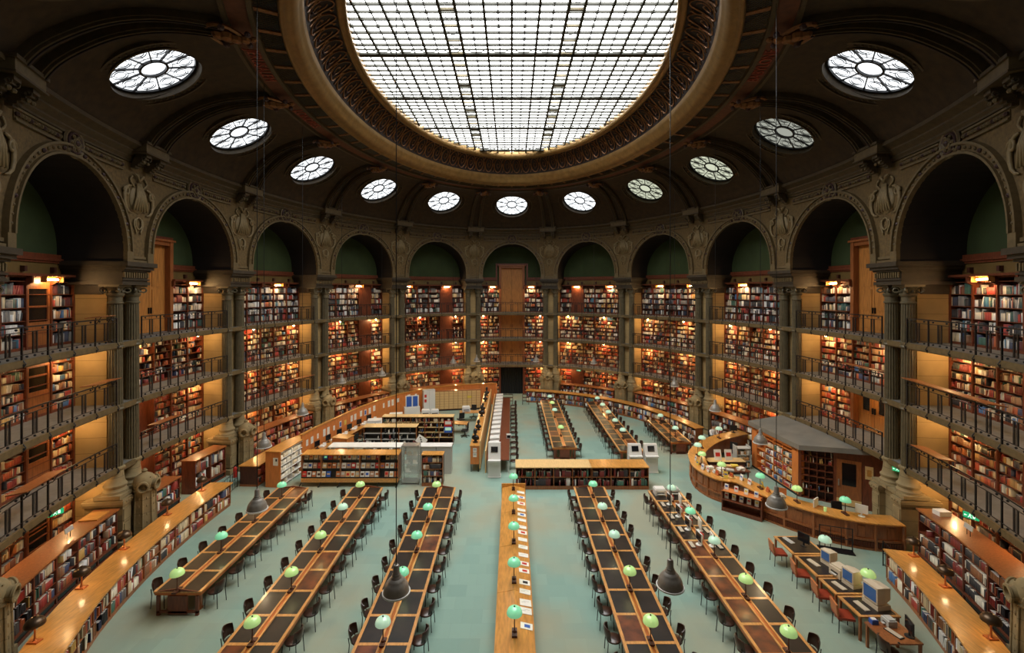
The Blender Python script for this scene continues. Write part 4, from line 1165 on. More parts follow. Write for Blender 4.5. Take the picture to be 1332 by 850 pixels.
for k, (D, w_) in enumerate(papers):
    m = MB(); m.obox((0,0,.006), (.34,w_*.75,.008), 0, 0, 0); m.mat(1)
    if PCOL[k] != 'white': m.obox((.02,0,.012), (.16,w_*.35,.004))
    else: m.obox((-.06,0,.0115), (.12,.012,.003)); m.obox((.02,.05,.0115), (.18,.008,.003))
    c2 = {'blue-printed':m_blue,'red-printed':m_redp,'dark-printed':m_blkp,'pink':m_redp}.get(PCOL[k], m_gms)
    o = m.build('display_leaflet', [m_paper, c2]); o.location = (.07+.33, Yd(D), 1.048); o.rotation_euler = (0, .21, (R_()-.5)*.08)
    tag(o, '%s leaflet on the central display counter, %s from far end' % (PCOL[k], ordn(k+1)), 'leaflet', 'leaflets on the display counter')

# ------------------------------------------------------------------ electronic things
def monitor(P, rz, label, big=False, group='flat screens'):
    r = thing('flat_monitor', label, 'monitor', P, rz, group)      # screen faces -y
    m = MB(); m.lathe([(.12,0),(.12,.015),(.03,.03),(.025,.16)], 12); m.build('stand', m_white if not big else m_blkp, r)
    m = MB(); m.obox((0,0,.30), (.42,.04,.34)); cg = m.build('casing', m_white if not big else m_blkp, r)
    m = MB(); m.obox((0,-.022,.30), (.37,.006,.29)); m.build('screen', m_scr, cg); return r
def keyboard(P, rz, label, mat=None):
    m = MB(); m.obox((0,0,.012), (.44,.16,.024)); m.mat(1)
    for r in range(4): m.obox((0,-.055+.036*r,.026), (.40,.028,.008))
    o = m.build('keyboard', [mat or m_white, m_gms if mat is None else m_crt]); o.location = P; o.rotation_euler = (0,0,rz); return tag(o, label, 'keyboard', 'keyboards')
def crt(P, rz, label, s=1.0):
    r = thing('crt_computer_monitor', label, 'monitor', P, rz, 'beige tube monitors'); r.scale = (s,s,s)
    m = MB(); m.box(-.20,.20,-.17,.17,0,.10); m.build('computer_case', m_crt, r)
    m = MB(); m.box(-.19,.19,-.17,.02,.13,.50); vs = [(-.19,.02,.13),(.19,.02,.13),(.19,.02,.50),(-.19,.02,.50),(-.13,.24,.18),(.13,.24,.18),(.13,.24,.44),(-.13,.24,.44)]
    m.add(vs, [(4,5,6,7)[::-1],(0,4,7,3),(1,2,6,5),(3,7,6,2),(0,1,5,4)]); m.lathe([(.10,.10),(.08,.14)], 10); cg = m.build('tube_casing', m_crt, r)
    m = MB(); m.box(-.155,.155,-.178,-.168,.17,.455); m.build('screen', m_scrb, cg); return r
def box_machine(P, rz, label, name='printer', cat='printer', size=(.5,.42,.3), mat=None):
    r = thing(name, label, cat, P, rz); a, b_, h = size; m = MB(); m.box(-a/2,a/2,-b_/2,b_/2,0,h*.85); m.box(-a/2+.03,a/2-.03,-b_/2+.05,b_/2-.02,h*.85,h); m.build('body', mat or m_white, r)
    m = MB(); m.box(-a/2+.08,a/2-.08,-b_/2-.006,-b_/2+.02,h*.35,h*.5); m.build('paper_slot', m_blkp, r)
    m = MB(); m.box(-a/2+.1,a/2-.1,-b_/2-.08,-b_/2,h*.28,h*.31); m.build('tray', m_gms, r); return r
# computers on the front right table
for k, D in enumerate((20.45,19.35,18.3,17.2)):
    y = Yd(D)
    monitor((6.98,y,.76), -PI/2+.12, 'white-backed flat screen left half of computer table, %s from far end' % ordn(k+1))
    keyboard((6.70,y-.02,.756), -PI/2, 'keyboard left half of computer table, %s from far end' % ordn(k+1), m_blkp)
    monitor((7.42,y-.1,.76), PI/2-.1, 'flat screen right half of computer table, %s from far end' % ordn(k+1))
    keyboard((7.68,y-.1,.756), PI/2+.1, 'keyboard right half of computer table, %s from far end' % ordn(k+1), m_blkp)
    m = MB(); m.obox((0,0,.08), (.06,.22,.16), .1); m.mat(1).obox((.04,.02,.1), (.04,.2,.2), .2)
    o = m.build('leaflet_holder', [m_paper, m_redp]); o.location = (7.2, y+.35, .80); tag(o, 'leaflet holder along middle of computer table, %s from far end' % ordn(k+1), 'leaflet holder', 'leaflet holders')
box_machine((6.88,Yd(21.5),.76), 0, 'white laser printer on the far left corner of the computer table')
box_machine((7.55,Yd(21.6),.76), 0, 'pale grey printer on the far right corner of the computer table', size=(.5,.42,.26), mat=m_gms)

# ------------------------------------------------------------------ row of single desks with tube monitors
dk = None
YR = [(17.85,16.6),(16.55,15.3),(15.25,14.4),(14.35,13.4)]
for k, (d1, d0) in enumerate(YR):
    lab = 'single desk in the right computer row, %s from far end' % ordn(k+1)
    r = thing('computer_desk', lab, 'desk', (10.72, Yd((d0+d1)/2), 0), 0, 'computer desks on the right'); hl = (d1-d0)/2-.01
    m = MB(); m.box(-.60,.60,-hl,hl,.70,.74); m.build('desk_top', m_oakd, r)
    m = MB(); m.box(-.50,.52,-hl+.08,hl-.08,.735,.746); m.build('leather_panel', m_leath, r)
    for x in (-.55,.55):
        for y in (-hl+.06, hl-.06):
            m = MB(); m.box(x-.03,x+.03,y-.03,y+.03,0,.70); m.build('leg', m_desk, r)
    y = Yd((d0+d1)/2)
    put_chair('orange', (10.0, y+.05, 0), -PI/2-.15, 'tan chair with red seat, %s from far end of the row' % ordn(k+1), 'tan chairs at the computer desks')
monitor((10.85,Yd(17.15),.746), -PI/2+.5, 'dark flat screen on the farthest of the right computer desks', True)
crt((11.0,Yd(16.0),.746), -PI/2+.25, 'small beige tube monitor on the second desk before the enquiry desk', .95)
crt((10.95,Yd(14.85),.746), -PI/2+.2, 'middle beige tube monitor beside a beige case on the right desks', 1.05)
crt((10.98,Yd(13.9),.746), -PI/2+.15, 'largest beige tube monitor at the near end of the right desks', 1.3)
keyboard((10.5,Yd(17.5),.746), -PI/2+.2, 'white keyboard on the farthest right computer desk')
keyboard((10.5,Yd(16.05),.746), -PI/2+.2, 'beige keyboard before the small tube monitor', m_crt)
keyboard((10.5,Yd(14.8),.746), -PI/2+.2, 'beige keyboard before the middle tube monitor', m_crt)
keyboard((10.5,Yd(13.85),.746), -PI/2+.1, 'beige keyboard before the largest tube monitor', m_crt)
box_machine((10.9,Yd(15.35),.746), -PI/2+.2, 'beige computer case beside the middle tube monitor', 'computer_case', 'computer', (.42,.4,.34), m_crt)
green_lamp((11.2,Yd(16.5),.746), 'green-shaded lamp behind the small tube monitor', 2)
green_lamp((11.2,Yd(14.5),.746), 'yellow-green lamp behind the middle tube monitor on the right desks', 1)
r = thing('small_desk', 'small brown desk with black keyboard at the near end of the right row', 'desk', (10.62,Yd(12.85),0))
m = MB(); m.box(-.48,.48,-.42,.42,.66,.70); m.build('desk_top', m_desk, r)
for x in (-.43,.43):
    for y in (-.37,.37): m = MB(); m.box(x-.03,x+.03,y-.03,y+.03,0,.66); m.build('leg', m_desk, r)
monitor((10.95,Yd(12.7),.70), -PI/2-.3, 'black flat screen on the small brown desk at the right front', True)
keyboard((10.6,Yd(12.8),.70), -PI/2+.3, 'black keyboard on the small brown desk', m_blkp)
box_machine((10.75,Yd(13.15),.70), -PI/2, 'grey label printer on the small brown desk', size=(.28,.25,.2), mat=m_gms)
m = MB(); m.box(-.09,.09,-.07,.07,0,.12); m.mat(1).box(-.06,.06,-.05,.05,.12,.14); o = m.build('tissue_box', [m_blue, m_paper]); o.location = (10.35,Yd(13.2),.70); tag(o, 'small blue box on the small brown desk', 'box')
put_chair('brown', (10.25,Yd(12.55),0), -PI/2, 'black chair at the small brown desk at the right front', 'chairs at the reading tables')
m = MB(); m.lathe([(.03,0),(.03,.02),(.0,.035)], 8); o = m.build('computer_mouse', m_blkp); o.location = (10.45,Yd(12.45),.70); tag(o, 'black mouse on the small brown desk', 'mouse')
# ------------------------------------------------------------------ curved enquiry desk
OUT = [(14.9,Yd(30.3)),(12.6,Yd(29.0)),(11.1,Yd(27.6)),(10.1,Yd(26.2)),(9.65,Yd(24.9)),(9.5,Yd(23.9)),(9.7,Yd(22.9)),(10.15,Yd(22.25)),(10.75,Yd(22.0)),(11.2,Yd(20.75)),(11.75,Yd(19.9)),(12.5,Yd(19.1)),(13.4,Yd(18.45)),(14.3,Yd(18.1)),(15.3,Yd(17.95))]
def offs(P, d):
    out = []
    for k, p in enumerate(P):
        a = Vector(P[max(k-1,0)]); b = Vector(P[min(k+1,len(P)-1)]); t = (b-a).normalized(); n = Vector((-t.y, t.x)); out.append((p[0]+n.x*d, p[1]+n.y*d))
    return out
def smooth_path(P, m=4):
    return [tuple(q) for q in catmull([tuple(p) for p in P], m)]
OP = smooth_path(OUT, 3)
def pathwall(b, P, d0, d1, z0, z1, flat=None):
    o0, o1 = offs(P, d0), offs(P, d1); vs = []
    for k in range(len(P)): vs += [(*o0[k],z0),(*o1[k],z0),(*o1[k],z1),(*o0[k],z1)]
    fs = [(0,1,2,3), tuple(4*(len(P)-1)+i for i in (3,2,1,0))]
    for k in range(len(P)-1):
        for j in range(4): fs.append((4*k+j, 4*k+4+j, 4*k+4+(j+1)%4, 4*k+(j+1)%4))
    b.add(vs, fs)
# which side is inside? offset left of travel direction
ed = thing('enquiry_desk', 'long S-curved wooden enquiry desk on the right side of the room', 'desk', (12.0,Yd(22),0))
m = MB(); pathwall(m, OP, -.06, .80, 1.05, 1.10); m.build('wooden_top', m_oak, ed, world=True)
m = MB(); pathwall(m, OP, .06, .12, .0, 1.05); pathwall(m, OP, .70, .74, .3, 1.05); pathwall(m, OP, .0, .06, 0, .08); pathwall(m, OP, .0, .08, .36, .44); pathwall(m, OP, .02, .08, .97, 1.05)
for k in range(0, len(OP), 3):
    p = offs(OP, .05)[k]; m.lathe([(.07,0),(.07,1.05)], 6, (p[0],p[1],0))
m.build('panelled_front', m_desk, ed, world=True)
m = MB(); gp = [OP[k] for k in range(len(OP)) if OP[k][1] < Yd(21.5)]; pathwall(m, gp, .045, .055, .12, .32)
for k in range(len(gp)-1):
    for q in range(6):
        f = q/6; x = gp[k][0]*(1-f)+gp[k+1][0]*f; y = gp[k][1]*(1-f)+gp[k+1][1]*f; m.mat(1).box(x-.01,x+.01,y+.0,y+.05,.12,.32); m.mat(0)
m.build('vent_grille', [m_blkp, m_red], ed, world=True)
for k in range(1, len(OP)-1, 3):
    o0 = offs(OP, .045); a, b_ = Vector((*o0[k],0)), Vector((*o0[k+1],0)); d = (b_-a); rz = math.atan2(d.y,d.x); c = (a+b_)/2; q = MB(); q.obox((c.x,c.y,.70), (d.length*.75,.03,.42), rz); q.build('front_panel', m_desk, ed, world=True)
edge_lamps = [((9.95,Yd(25.3)),1),((9.9,Yd(27.2)),2),((11.4,Yd(28.4)),2),((13.0,Yd(29.9)),2),((10.15,Yd(23.3)),1),((11.35,Yd(21.4)),0),((12.55,Yd(19.9)),1),((13.65,Yd(19.0)),0)]
edge_lamps[1] = ((10.55,Yd(27.3)),2)
for k, (p, v) in enumerate(edge_lamps):
    pass
inn = offs(OP, .35)
def on_desk(D_or_k, off=.35): return offs(OP, off)[D_or_k]
nP = len(OP)
for k, (idx, v) in enumerate(((3,2),(7,2),(10,2),(14,1),(20,1),(26,0),(31,1),(36,0))):
    p = on_desk(min(idx,nP-1), .45); green_lamp((p[0],p[1],1.10), 'green-shaded lamp on the curved enquiry desk, %s counting from its far end' % ordn(k+1), v)
# leaflets, books and folders on the desk
SD = ['white','cream','orange','pink']; SC = [m_paper,m_white,m_yel,m_orch]
n_ = 0
for k in range(12, 28):
    p = on_desk(k, .2+.35*R_()); t = on_desk(k+1, .3); rz = math.atan2(t[1]-p[1], t[0]-p[0])
    m = MB(); hgt = .22+.1*R_(); m.obox((0,0,hgt/2), (.2,.012,hgt), 0, -.22); m.obox((0,.06,hgt*.4), (.18,.012,hgt*.75), 0, .3); m.mat(1).obox((0,-.012-.0,hgt*.62), (.13,.006,.05), 0, -.22)
    c = k % 4; n_ += 1
    o = m.build('leaflet_stand', [SC[c], m_redp if k % 2 else m_blue]); o.location = (p[0],p[1],1.10); o.rotation_euler = (0,0,rz+.4*(R_()-.5))
    tag(o, '%s leaflet stand on the enquiry desk, %s counting from its left end' % (SD[c], ordn(n_)), 'leaflet stand', 'leaflet stands on the enquiry desk')
for k, (idx, lab) in enumerate(((16,'stack of white papers on the enquiry desk behind the leaflets'),(18,'messy pile of cream folders on the enquiry desk'),(21,'spread open ledger on the enquiry desk right of the leaflets'),(29,'pile of magazines on the enquiry desk by the third near lamp'))):
    p = on_desk(idx, .62 if k < 2 else .4); m = MB()
    for q in range(5 if k != 2 else 1): m.obox(((R_()-.5)*.06,(R_()-.5)*.06,.014+.028*q), (.34,.24,.026), (R_()-.5)*.5)
    if k == 2: m.obox((.36,0,.012), (.34,.24,.02)); 
    o = m.build('paper_stack', [m_paper,m_white,m_birch,m_gms][k]); o.location = (p[0],p[1],1.10); tag(o, lab, 'papers')
p = on_desk(33,.5); monitor((p[0],p[1],1.0), 2.2+PI/2, 'grey flat screen behind the enquiry desk, left of two at its near end'); p = on_desk(38,.5); monitor((p[0],p[1],1.1), 2.4, 'grey flat screen at the right-hand end of the enquiry desk')
m = MB(); m.lathe([(.05,0),(.06,.16)], 10); o = m.build('pencil_pot', m_gg[1]); p = on_desk(34,.3); o.location = (p[0],p[1],1.1); tag(o, 'small bright green pot on the enquiry desk by the last lamp', 'pot')
# slanted leaflet shelf against the desk front
r = thing('leaflet_shelf', 'small reddish shelf of leaflets standing against the enquiry desk front', 'shelf', (10.55,Yd(21.1),0), -.72)
m = MB(); m.box(-.85,-.80,-.2,.25,0,1.0); m.box(.80,.85,-.2,.25,0,1.0); m.box(-.85,.85,.22,.25,0,1.0); m.box(-.8,.8,-.2,.25,.05,.12); m.box(-.85,.85,-.22,-.18,0,.16); m.build('case', m_red, r)
for z in (.52,.93): m = MB(); m.box(-.84,.84,-.25,.25,z,z+.03); m.build('shelf', m_orange if z > .9 else m_red, r)
for k in range(9):
    row = k >= 4; x = -.68+(.42*k if not row else .32*(k-4)); m = MB(); m.obox((0,0,.13), (.17,.02,.25), 0, -.2); m.mat(1).obox((0,-.014,.16), (.11,.008,.07), 0, -.2)
    o = m.build('leaflet', [m_paper, (m_blue,m_redp,m_yel)[k % 3]]); c_, s_ = math.cos(-.72), math.sin(-.72); y = -.02
    o.location = (10.55+x*c_-y*s_, Yd(21.1)+x*s_+y*c_, (.55 if row else .96)); o.rotation_euler = (0,0,-.72)
    tag(o, 'leaflet on the %s shelf against the enquiry desk, %s from the left' % ('middle' if row else 'top', ordn((k-4 if row else k)+1)), 'leaflet', 'leaflets on the small shelf')
# black folding rack before the desk
r = thing('black_rack', 'black metal rail rack standing in front of the enquiry desk', 'rack', (12.75,Yd(18.15),0), -.35)
m = MB()
for x in (-.55,.55): m.tube([(x,0,0),(x,0,.95)], .02, 6)
for x in (-.18,.18): m.tube([(x,0,.1),(x,0,.9)], .012, 5)
for z in (.1,.5,.93): m.tube([(-.55,0,z),(.55,0,z)], .016, 6)
m.build('frame', m_black, r)
m = MB(); m.box(-.6,.6,-.2,.2,0,.03); m.build('foot', m_black, r)
# work table, chairs and clutter inside the desk curve
r = thing('work_table', 'dark wooden work table inside the enquiry desk covered in papers', 'table', (11.6,Yd(24.6),0)); m = MB(); m.box(-.9,.9,-.45,.45,.72,.76); m.build('table_top', m_red, r)
for x in (-.8,.8):
    for y in (-.38,.38): m = MB(); m.box(x-.03,x+.03,y-.03,y+.03,0,.72); m.build('leg', m_red, r)
for k, (x, y, c, nm) in enumerate(((11.1,24.5,m_paper,'white'),(11.6,24.8,m_birch,'cream'),(12.1,24.4,m_paper,'white'),(11.5,24.3,m_gms,'grey'),(12.0,24.85,m_yel,'yellow'))):
    m = MB(); [m.obox((0,0,.012+.025*q), (.36,.28,.022), (R_()-.5)) for q in range(3+k % 3)]; o = m.build('paper_stack', c); o.location = (x,Yd(y),.76); tag(o, '%s paper stack, %s from the left on the work table inside the enquiry desk' % (nm, ordn((1,3,5,2,4)[k])), 'papers', 'paper stacks on the work table')
def office_chair(P, rz, label, mat=m_blkp, col2=None):
    r = thing('office_chair', label, 'chair', P, rz)
    m = MB()
    for k in range(5): a = 2*PI*k/5; m.tube([(0,0,.12),(.30*math.cos(a),.30*math.sin(a),.07)], .022, 5); m.sphere((.30*math.cos(a),.30*math.sin(a),.035), .035, 6)
    m.tube([(0,0,.1),(0,0,.42)], .03, 8); m.build('star_base', m_gms if col2 else m_blkp, r)
    m = MB(); m.obox((0,0,.46), (.46,.44,.08)); m.build('seat', mat, r); m = MB(); m.obox((0,-.22,.78), (.42,.06,.44), 0, .12); m.tube([(0,-.2,.46),(0,-.26,.7)], .02, 5); m.build('backrest', mat, r); return r
office_chair((13.4,Yd(28.0),0), 2.4, 'black office chair inside the enquiry desk, left of two', m_blkp, 1)
office_chair((14.4,Yd(27.9),0), 2.0, 'black office chair inside the enquiry desk, right of two', m_blkp, 1)
office_chair((12.5,Yd(21.4),0), 2.6, 'beige backed office chair behind the enquiry desk', m_orch)
office_chair((14.2,Yd(20.0),0), 3.0, 'black office chair before the pigeonholes of the small office', m_blkp)
monitor((14.3,Yd(29.75),1.10), PI-.3, 'dark flat screen on the far arm of the enquiry desk', True)
for k, (x, nm) in enumerate(((11.3,'left'),(11.9,'right'))):
    m = MB(); m.obox((0,0,.28), (.4,.03,.56), 0, -.25); m.mat(1).obox((0,-.02,.3), (.25,.02,.2), 0, -.25); o = m.build('display_board', [m_paper, m_redp]); o.location = (x+.3,Yd(26.0),.72); tag(o, 'pink and white display board on the side cabinet inside the desk, %s one' % nm, 'board', 'display boards inside the desk')
r = thing('side_cabinet', 'low dark side cabinet inside the curve of the enquiry desk', 'cabinet', (12.0,Yd(26.0),0)); m = MB(); m.box(-1,1,-.3,.3,0,.70); m.build('body', m_redd, r); m = MB(); m.box(-1.03,1.03,-.33,.33,.70,.72); m.build('top', m_birch, r)

# ------------------------------------------------------------------ small glazed office with sloping grey roof
of = thing('office_kiosk', 'small orange wooden office with sloping grey roof by the right wall', 'office', (15.3,Yd(23.9),0))
FP = [(14.0,Yd(26.9)),(14.25,Yd(22.95)),(17.1,Yd(21.1)),(17.6,Yd(27.2))]
def quadroof(z_in, z_out, th): return [(*FP[0],z_in),(*FP[1],z_in),(*FP[2],z_out),(*FP[3],z_out)]
RP = [(13.85,Yd(27.05)),(14.15,Yd(22.75)),(16.9,Yd(20.75)),(16.0,Yd(26.9))]
zr = (2.62,2.62,3.0,3.02)
m = MB(); vs = [(p[0],p[1],z) for p, z in zip(RP, zr)]+[(p[0],p[1],z-.24) for p, z in zip(RP, zr)]
m.add(vs, [(0,1,2,3),(7,6,5,4),(0,4,5,1),(1,5,6,2),(2,6,7,3),(3,7,4,0)]); m.build('roof', m_roof, of, world=True)
def wallseg(b, p, q, d0, d1, z0, z1):
    p, q = Vector(p), Vector(q); t = (q-p).normalized(); n = Vector((t.y,-t.x)); a = [p+n*d0, q+n*d0, q+n*d1, p+n*d1]; b.prism([(v.x,v.y) for v in a], z0, z1)
m = MB(); P0, P1, P2 = Vector(FP[0]), Vector(FP[1]), Vector(FP[2])
wallseg(m, P0, P1, -.34, -.30, 0, 2.36); wallseg(m, P0, P0+(P1-P0)*.12, -.34, 0, 0, 2.38); wallseg(m, P0+(P1-P0)*.88, P1, -.34, 0, 0, 2.38); wallseg(m, P0, P1, -.02, 0, 2.2, 2.38)
m.mat(1); wallseg(m, P1, P1+(P2-P1)*.03, -.3, 0, 0, 2.38); wallseg(m, P1+(P2-P1)*.42, P2, -.06, 0, 0, 2.7); m.build('wooden_wall', [m_orange, m_red], of, world=True)
m = MB(); wallseg(m, P0, P1, -.3, .01, 0, .1); m.build('black_plinth', m_blkp, of, world=True)
sh = MB(); wallseg(sh, P0+(P1-P0)*.12, P0+(P1-P0)*.88, -.3, -.0, .1, .13)
for z in (.5,.88,1.26,1.64,2.02): wallseg(sh, P0+(P1-P0)*.12, P0+(P1-P0)*.88, -.3, -.01, z, z+.025)
for f in (.31,.50,.69): q = P0+(P1-P0)*f; wallseg(sh, q, q+(P1-P0).normalized()*.03, -.3, 0, .1, 2.2)
sh.build('shelf', m_orange, of, world=True)
for j in range(4):
    a = P0+(P1-P0)*(.12+.19*j+.005); b_ = P0+(P1-P0)*(.12+.19*(j+1)-.005)
    for r_, z in enumerate((.13,.525,.905,1.285,1.665)): book_row((a.x,a.y), (b_.x,b_.y), z, .29, .28, PAL, .35 if j == 0 else .92, .02, .05, setback=.02)
pg = MB(); pg.mat(1); wallseg(pg, P1+(P2-P1)*.03, P1+(P2-P1)*.42, -.34, -.32, 0, 2.45); pg.mat(0)
for j in range(5): q = P1+(P2-P1)*(.03+.39*j/4); wallseg(pg, q, q+(P2-P1).normalized()*.03, -.32, 0, 0, 2.45)
for z in (0,.45,.78,1.11,1.44,1.77,2.1,2.42): wallseg(pg, P1+(P2-P1)*.03, P1+(P2-P1)*.42, -.32, 0, z, z+.025)
pg.build('pigeonholes', [m_red, m_redd], of, world=True)
for j in range(4):
    a = P1+(P2-P1)*(.03+.0975*j+.012); b_ = P1+(P2-P1)*(.03+.0975*(j+1)-.004)
    for z in (.475,1.80,2.125): book_row((a.x,a.y), (b_.x,b_.y), z, .25, .28, PAL, .7, .02, .05, setback=.05)
dr = MB(); wallseg(dr, P1+(P2-P1)*.46, P1+(P2-P1)*.74, 0, .03, .05, 2.2); dl = dr.build('door_leaf', m_desk, of, world=True)
dr = MB(); wallseg(dr, P1+(P2-P1)*.52, P1+(P2-P1)*.68, .03, .04, 1.0, 2.05); dr.build('door_window', m_bgls, dl, world=True)
dr = MB(); wallseg(dr, P1+(P2-P1)*.46, P1+(P2-P1)*.74, .03, .045, .05, .35); dr.build('kick_plate', m_birch, dl, world=True)
dr = MB(); wallseg(dr, P1+(P2-P1)*.475, P1+(P2-P1)*.49, .03, .07, .95, 1.25); dr.build('door_handle', m_steel, dl, world=True)
dr = MB(); wallseg(dr, P1+(P2-P1)*.78, P1+(P2-P1)*.87, 0, .02, 1.45, 2.05); dr.mat(1); wallseg(dr, P1+(P2-P1)*.80, P1+(P2-P1)*.85, .02, .025, 1.6, 1.9); tag(dr.build('wall_notice', [m_birch, m_oak]), 'framed cream notice on the office wall right of its door', 'notice')
r = thing('book_trolley', 'small shelf unit of papers left of the orange office wall', 'shelf', (13.3,Yd(26.7),0), 0)
m = MB(); m.box(-.4,-.37,-.25,.25,0,1.3); m.box(.37,.4,-.25,.25,0,1.3)
for z in (.1,.45,.8,1.15): m.box(-.4,.4,-.25,.25,z,z+.03)
m.build('case', m_gms, r)
for z in (.13,.48,.83): book_row((12.93,Yd(26.45)), (13.67,Yd(26.45)), z, .28, .3, [((.7,.66,.58),5),((.03,.03,.03),3),((.5,.25,.08),2)], .8, .02, .05)

# ------------------------------------------------------------------ straight bookcases across the middle
def straight_case(name, label, x0, x1, D, depth, H, rows, mats, secw=1.0, pal=PAL, fill=.9, z0=.08, legs=False, cat='bookcase', rows_cover=False):
    y = Yd(D); r = thing(name, label, cat, ((x0+x1)/2, y+depth/2, 0)); m = MB(); m.box(x0-.03,x1+.03,y-.03,y+depth+.03,H-.04,H); m.build('wooden_top', mats[0], r, world=True)
    n = max(1, round((x1-x0)/secw)); sw = (x1-x0)/n; m = MB(); m.mat(1).box(x0,x1,y+.32,y+depth,z0,H-.04); m.mat(0)
    for k in range(n+1): x = x0+k*sw; e = .02; m.box(max(x-e,x0), min(x+e,x1), y, y+(depth if k in (0,n) else .33), z0, H-.04)
    m.box(x0,x1,y-.01,y+.3,0 if not legs else z0,z0+.1); m.build('case', [mats[1], mats[2]], r, world=True); ph = (H-.06-z0-.1)/rows
    for q in range(rows):
        m = MB(); m.box(x0+.02,x1-.02,y+.005,y+.32,z0+.1+q*ph-.022,z0+.1+q*ph); m.build('shelf', mats[3] if len(mats) > 3 else mats[1], r, world=True)
        for k in range(n):
            f_ = fill[q] if isinstance(fill, (list,tuple)) else fill
            if f_ > 0: book_row((x0+k*sw+.03,y), (x0+(k+1)*sw-.03,y), z0+.1+q*ph, ph-.06, .3, pal, f_, .022, .055)
    return r
PALB = [((.18,.022,.016),9),((.10,.015,.012),5),((.03,.028,.03),6),((.05,.13,.09),2),((.7,.66,.58),2)]
straight_case('low_bookcase', 'low two-shelf bookcase across the middle, left of the pair', .22, 4.1, 23.75, 1.1, 1.15, 2, (m_birch,m_desk,m_redd), pal=PALB, fill=.86)
straight_case('low_bookcase', 'low two-shelf bookcase across the middle, right of the pair', 4.14, 7.05, 23.75, 1.1, 1.15, 2, (m_oak,m_desk,m_redd), pal=PALB, fill=.93)
def kiosk(P, label, w=.72, H=1.55, group=None):
    r = thing('screen_kiosk', label, 'kiosk', P, 0, group)
    m = MB(); m.box(-w/2,w/2,-.1,.35,0,.95); m.box(-w/2-.02,w/2+.02,-.14,.38,0,.06); m.build('pedestal', m_white, r)
    m = MB(); m.add([(-w/2,-.1,1.0),(w/2,-.1,1.0),(w/2,.12,H),(-w/2,.12,H),(-w/2,.35,.95),(w/2,.35,.95),(w/2,.3,H),(-w/2,.3,H)], [(0,1,2,3),(3,2,6,7),(1,5,6,2),(0,3,7,4),(4,7,6,5),(0,4,5,1)]); kc = m.build('console', m_white, r)
    m = MB(); m.box(-w/2,w/2,-.32,-.08,.93,1.0); m.build('keyboard_shelf', m_white, r)
    q_ = math.atan2(.22, H-1); m = MB(); m.obox((0,.22*.6-.112,1.0+(H-1)*.6), (.38,.03,.30), 0, -q_); m.build('screen', m_scr, kc); return r
kiosk((6.95,Yd(26.0),0), 'white screen kiosk behind the low bookcase, left of two', group=None); kiosk((7.85,Yd(26.0),0), 'white screen kiosk behind the low bookcase, right of two')
kiosk((-.96,Yd(25.35),0), 'white screen kiosk at the near end of the microfilm reader row', w=.68, H=1.85)

# ------------------------------------------------------------------ microfilm row along the aisle
yA, yB = Yd(25.9), Yd(41.0)
r = thing('reader_table', 'long red-brown table of white microfilm readers left of the centre aisle', 'table', (-.75,(yA+yB)/2,0)); h = (yB-yA)/2
m = MB(); m.box(-.68,.60,-h,h,.70,.74); m.build('table_top', m_red, r)
m = MB(); m.box(-.76,-.70,-h,h-.6,.0,1.25); m.build('back_board', m_birch, r)
for k in range(8):
    y = -h+.05+k*(2*h-.1)/7
    for x in (-.62,.55): m = MB(); m.box(x-.025,x+.025,y-.025,y+.025,0,.70); m.build('leg', m_gms, r)
mf = None
for k in range(13):
    P = (-1.06, Yd(27.2+k*1.05), .74); lab = 'white microfilm reader on the long red-brown table, %s from the near end' % ordn(k+1)
    if mf is None:
        mf = thing('microfilm_reader', lab, 'microfilm reader', P, 0, 'white microfilm readers')
        m = MB(); m.box(-.25,.28,-.3,.3,0,.12); m.build('base', m_white, mf)
        m = MB(); m.add([(-.28,-.32,.12),(.12,-.32,.12),(.12,.32,.12),(-.28,.32,.12),(-.28,-.32,.55),(.30,-.32,.60),(.30,.32,.60),(-.28,.32,.55),(.30,-.32,.45),(.30,.32,.45)],
              [(3,2,1,0),(4,5,6,7),(0,1,8,5,4),(3,7,6,9,2),(0,4,7,3),(1,2,9,8),(8,9,6,5)]); m.build('hood', m_white, mf)
        m = MB(); m.obox((.25,0,.1), (.1,.22,.05)); m.build('film_carrier', m_gms, mf)
    else: dup(mf, P, 0, lab)
for k in range(13): put_chair('brown', (.12, Yd(26.6+k*1.08),0), PI/2, 'black chair tucked under the microfilm table, %s from the near end' % ordn(k+1), 'chairs at the microfilm table')
m = MB(); m.obox((0,0,.12), (.30,.30,.24)); m.mat(1).obox((.0,-.155,.13), (.22,.01,.16)); o = m.build('small_screen_box', [m_gms,m_scr]); o.location = (-.2,Yd(29.8),.74); tag(o, 'small black-screened box on the microfilm table among the chairs', 'monitor')
# tall narrow wooden cabinet run with bronze busts
r = thing('bust_cabinet', 'long narrow oak cabinet carrying bronze busts, left of the microfilm table', 'cabinet', (-2.1,Yd(33.0),0)); h = 7.0
m = MB(); m.box(-.27,.27,-h,h,1.46,1.5); m.build('wooden_top', m_oak, r)
m = MB(); m.box(-.24,.24,-h+.02,h-.02,.45,1.46); m.build('body', m_orange, r)
m = MB(); m.box(.27,.33,-h,h,.2,1.75); m.build('back_panel', m_birch, r)
for y in np.linspace(-h+.1, h-.1, 7):
    for x in (-.2,.2): m = MB(); m.box(x-.02,x+.02,y-.02,y+.02,0,.45); m.build('leg', m_black, r)
for k, z in enumerate((.98,1.25)):
    m = MB(); m.box(-.09,.12,-.006,0,-.12,.12); m.mat(1).box(-.06,.09,-.008,-.006,-.02,.08); o = m.build('notice_sheet', [m_paper,m_gms]); o.location = (-2.1,Yd(26.0)-.005+.01,z); o.parent = None
    tag(o, '%s white notice on the end of the bust cabinet' % ('lower' if k == 0 else 'upper'), 'notice')
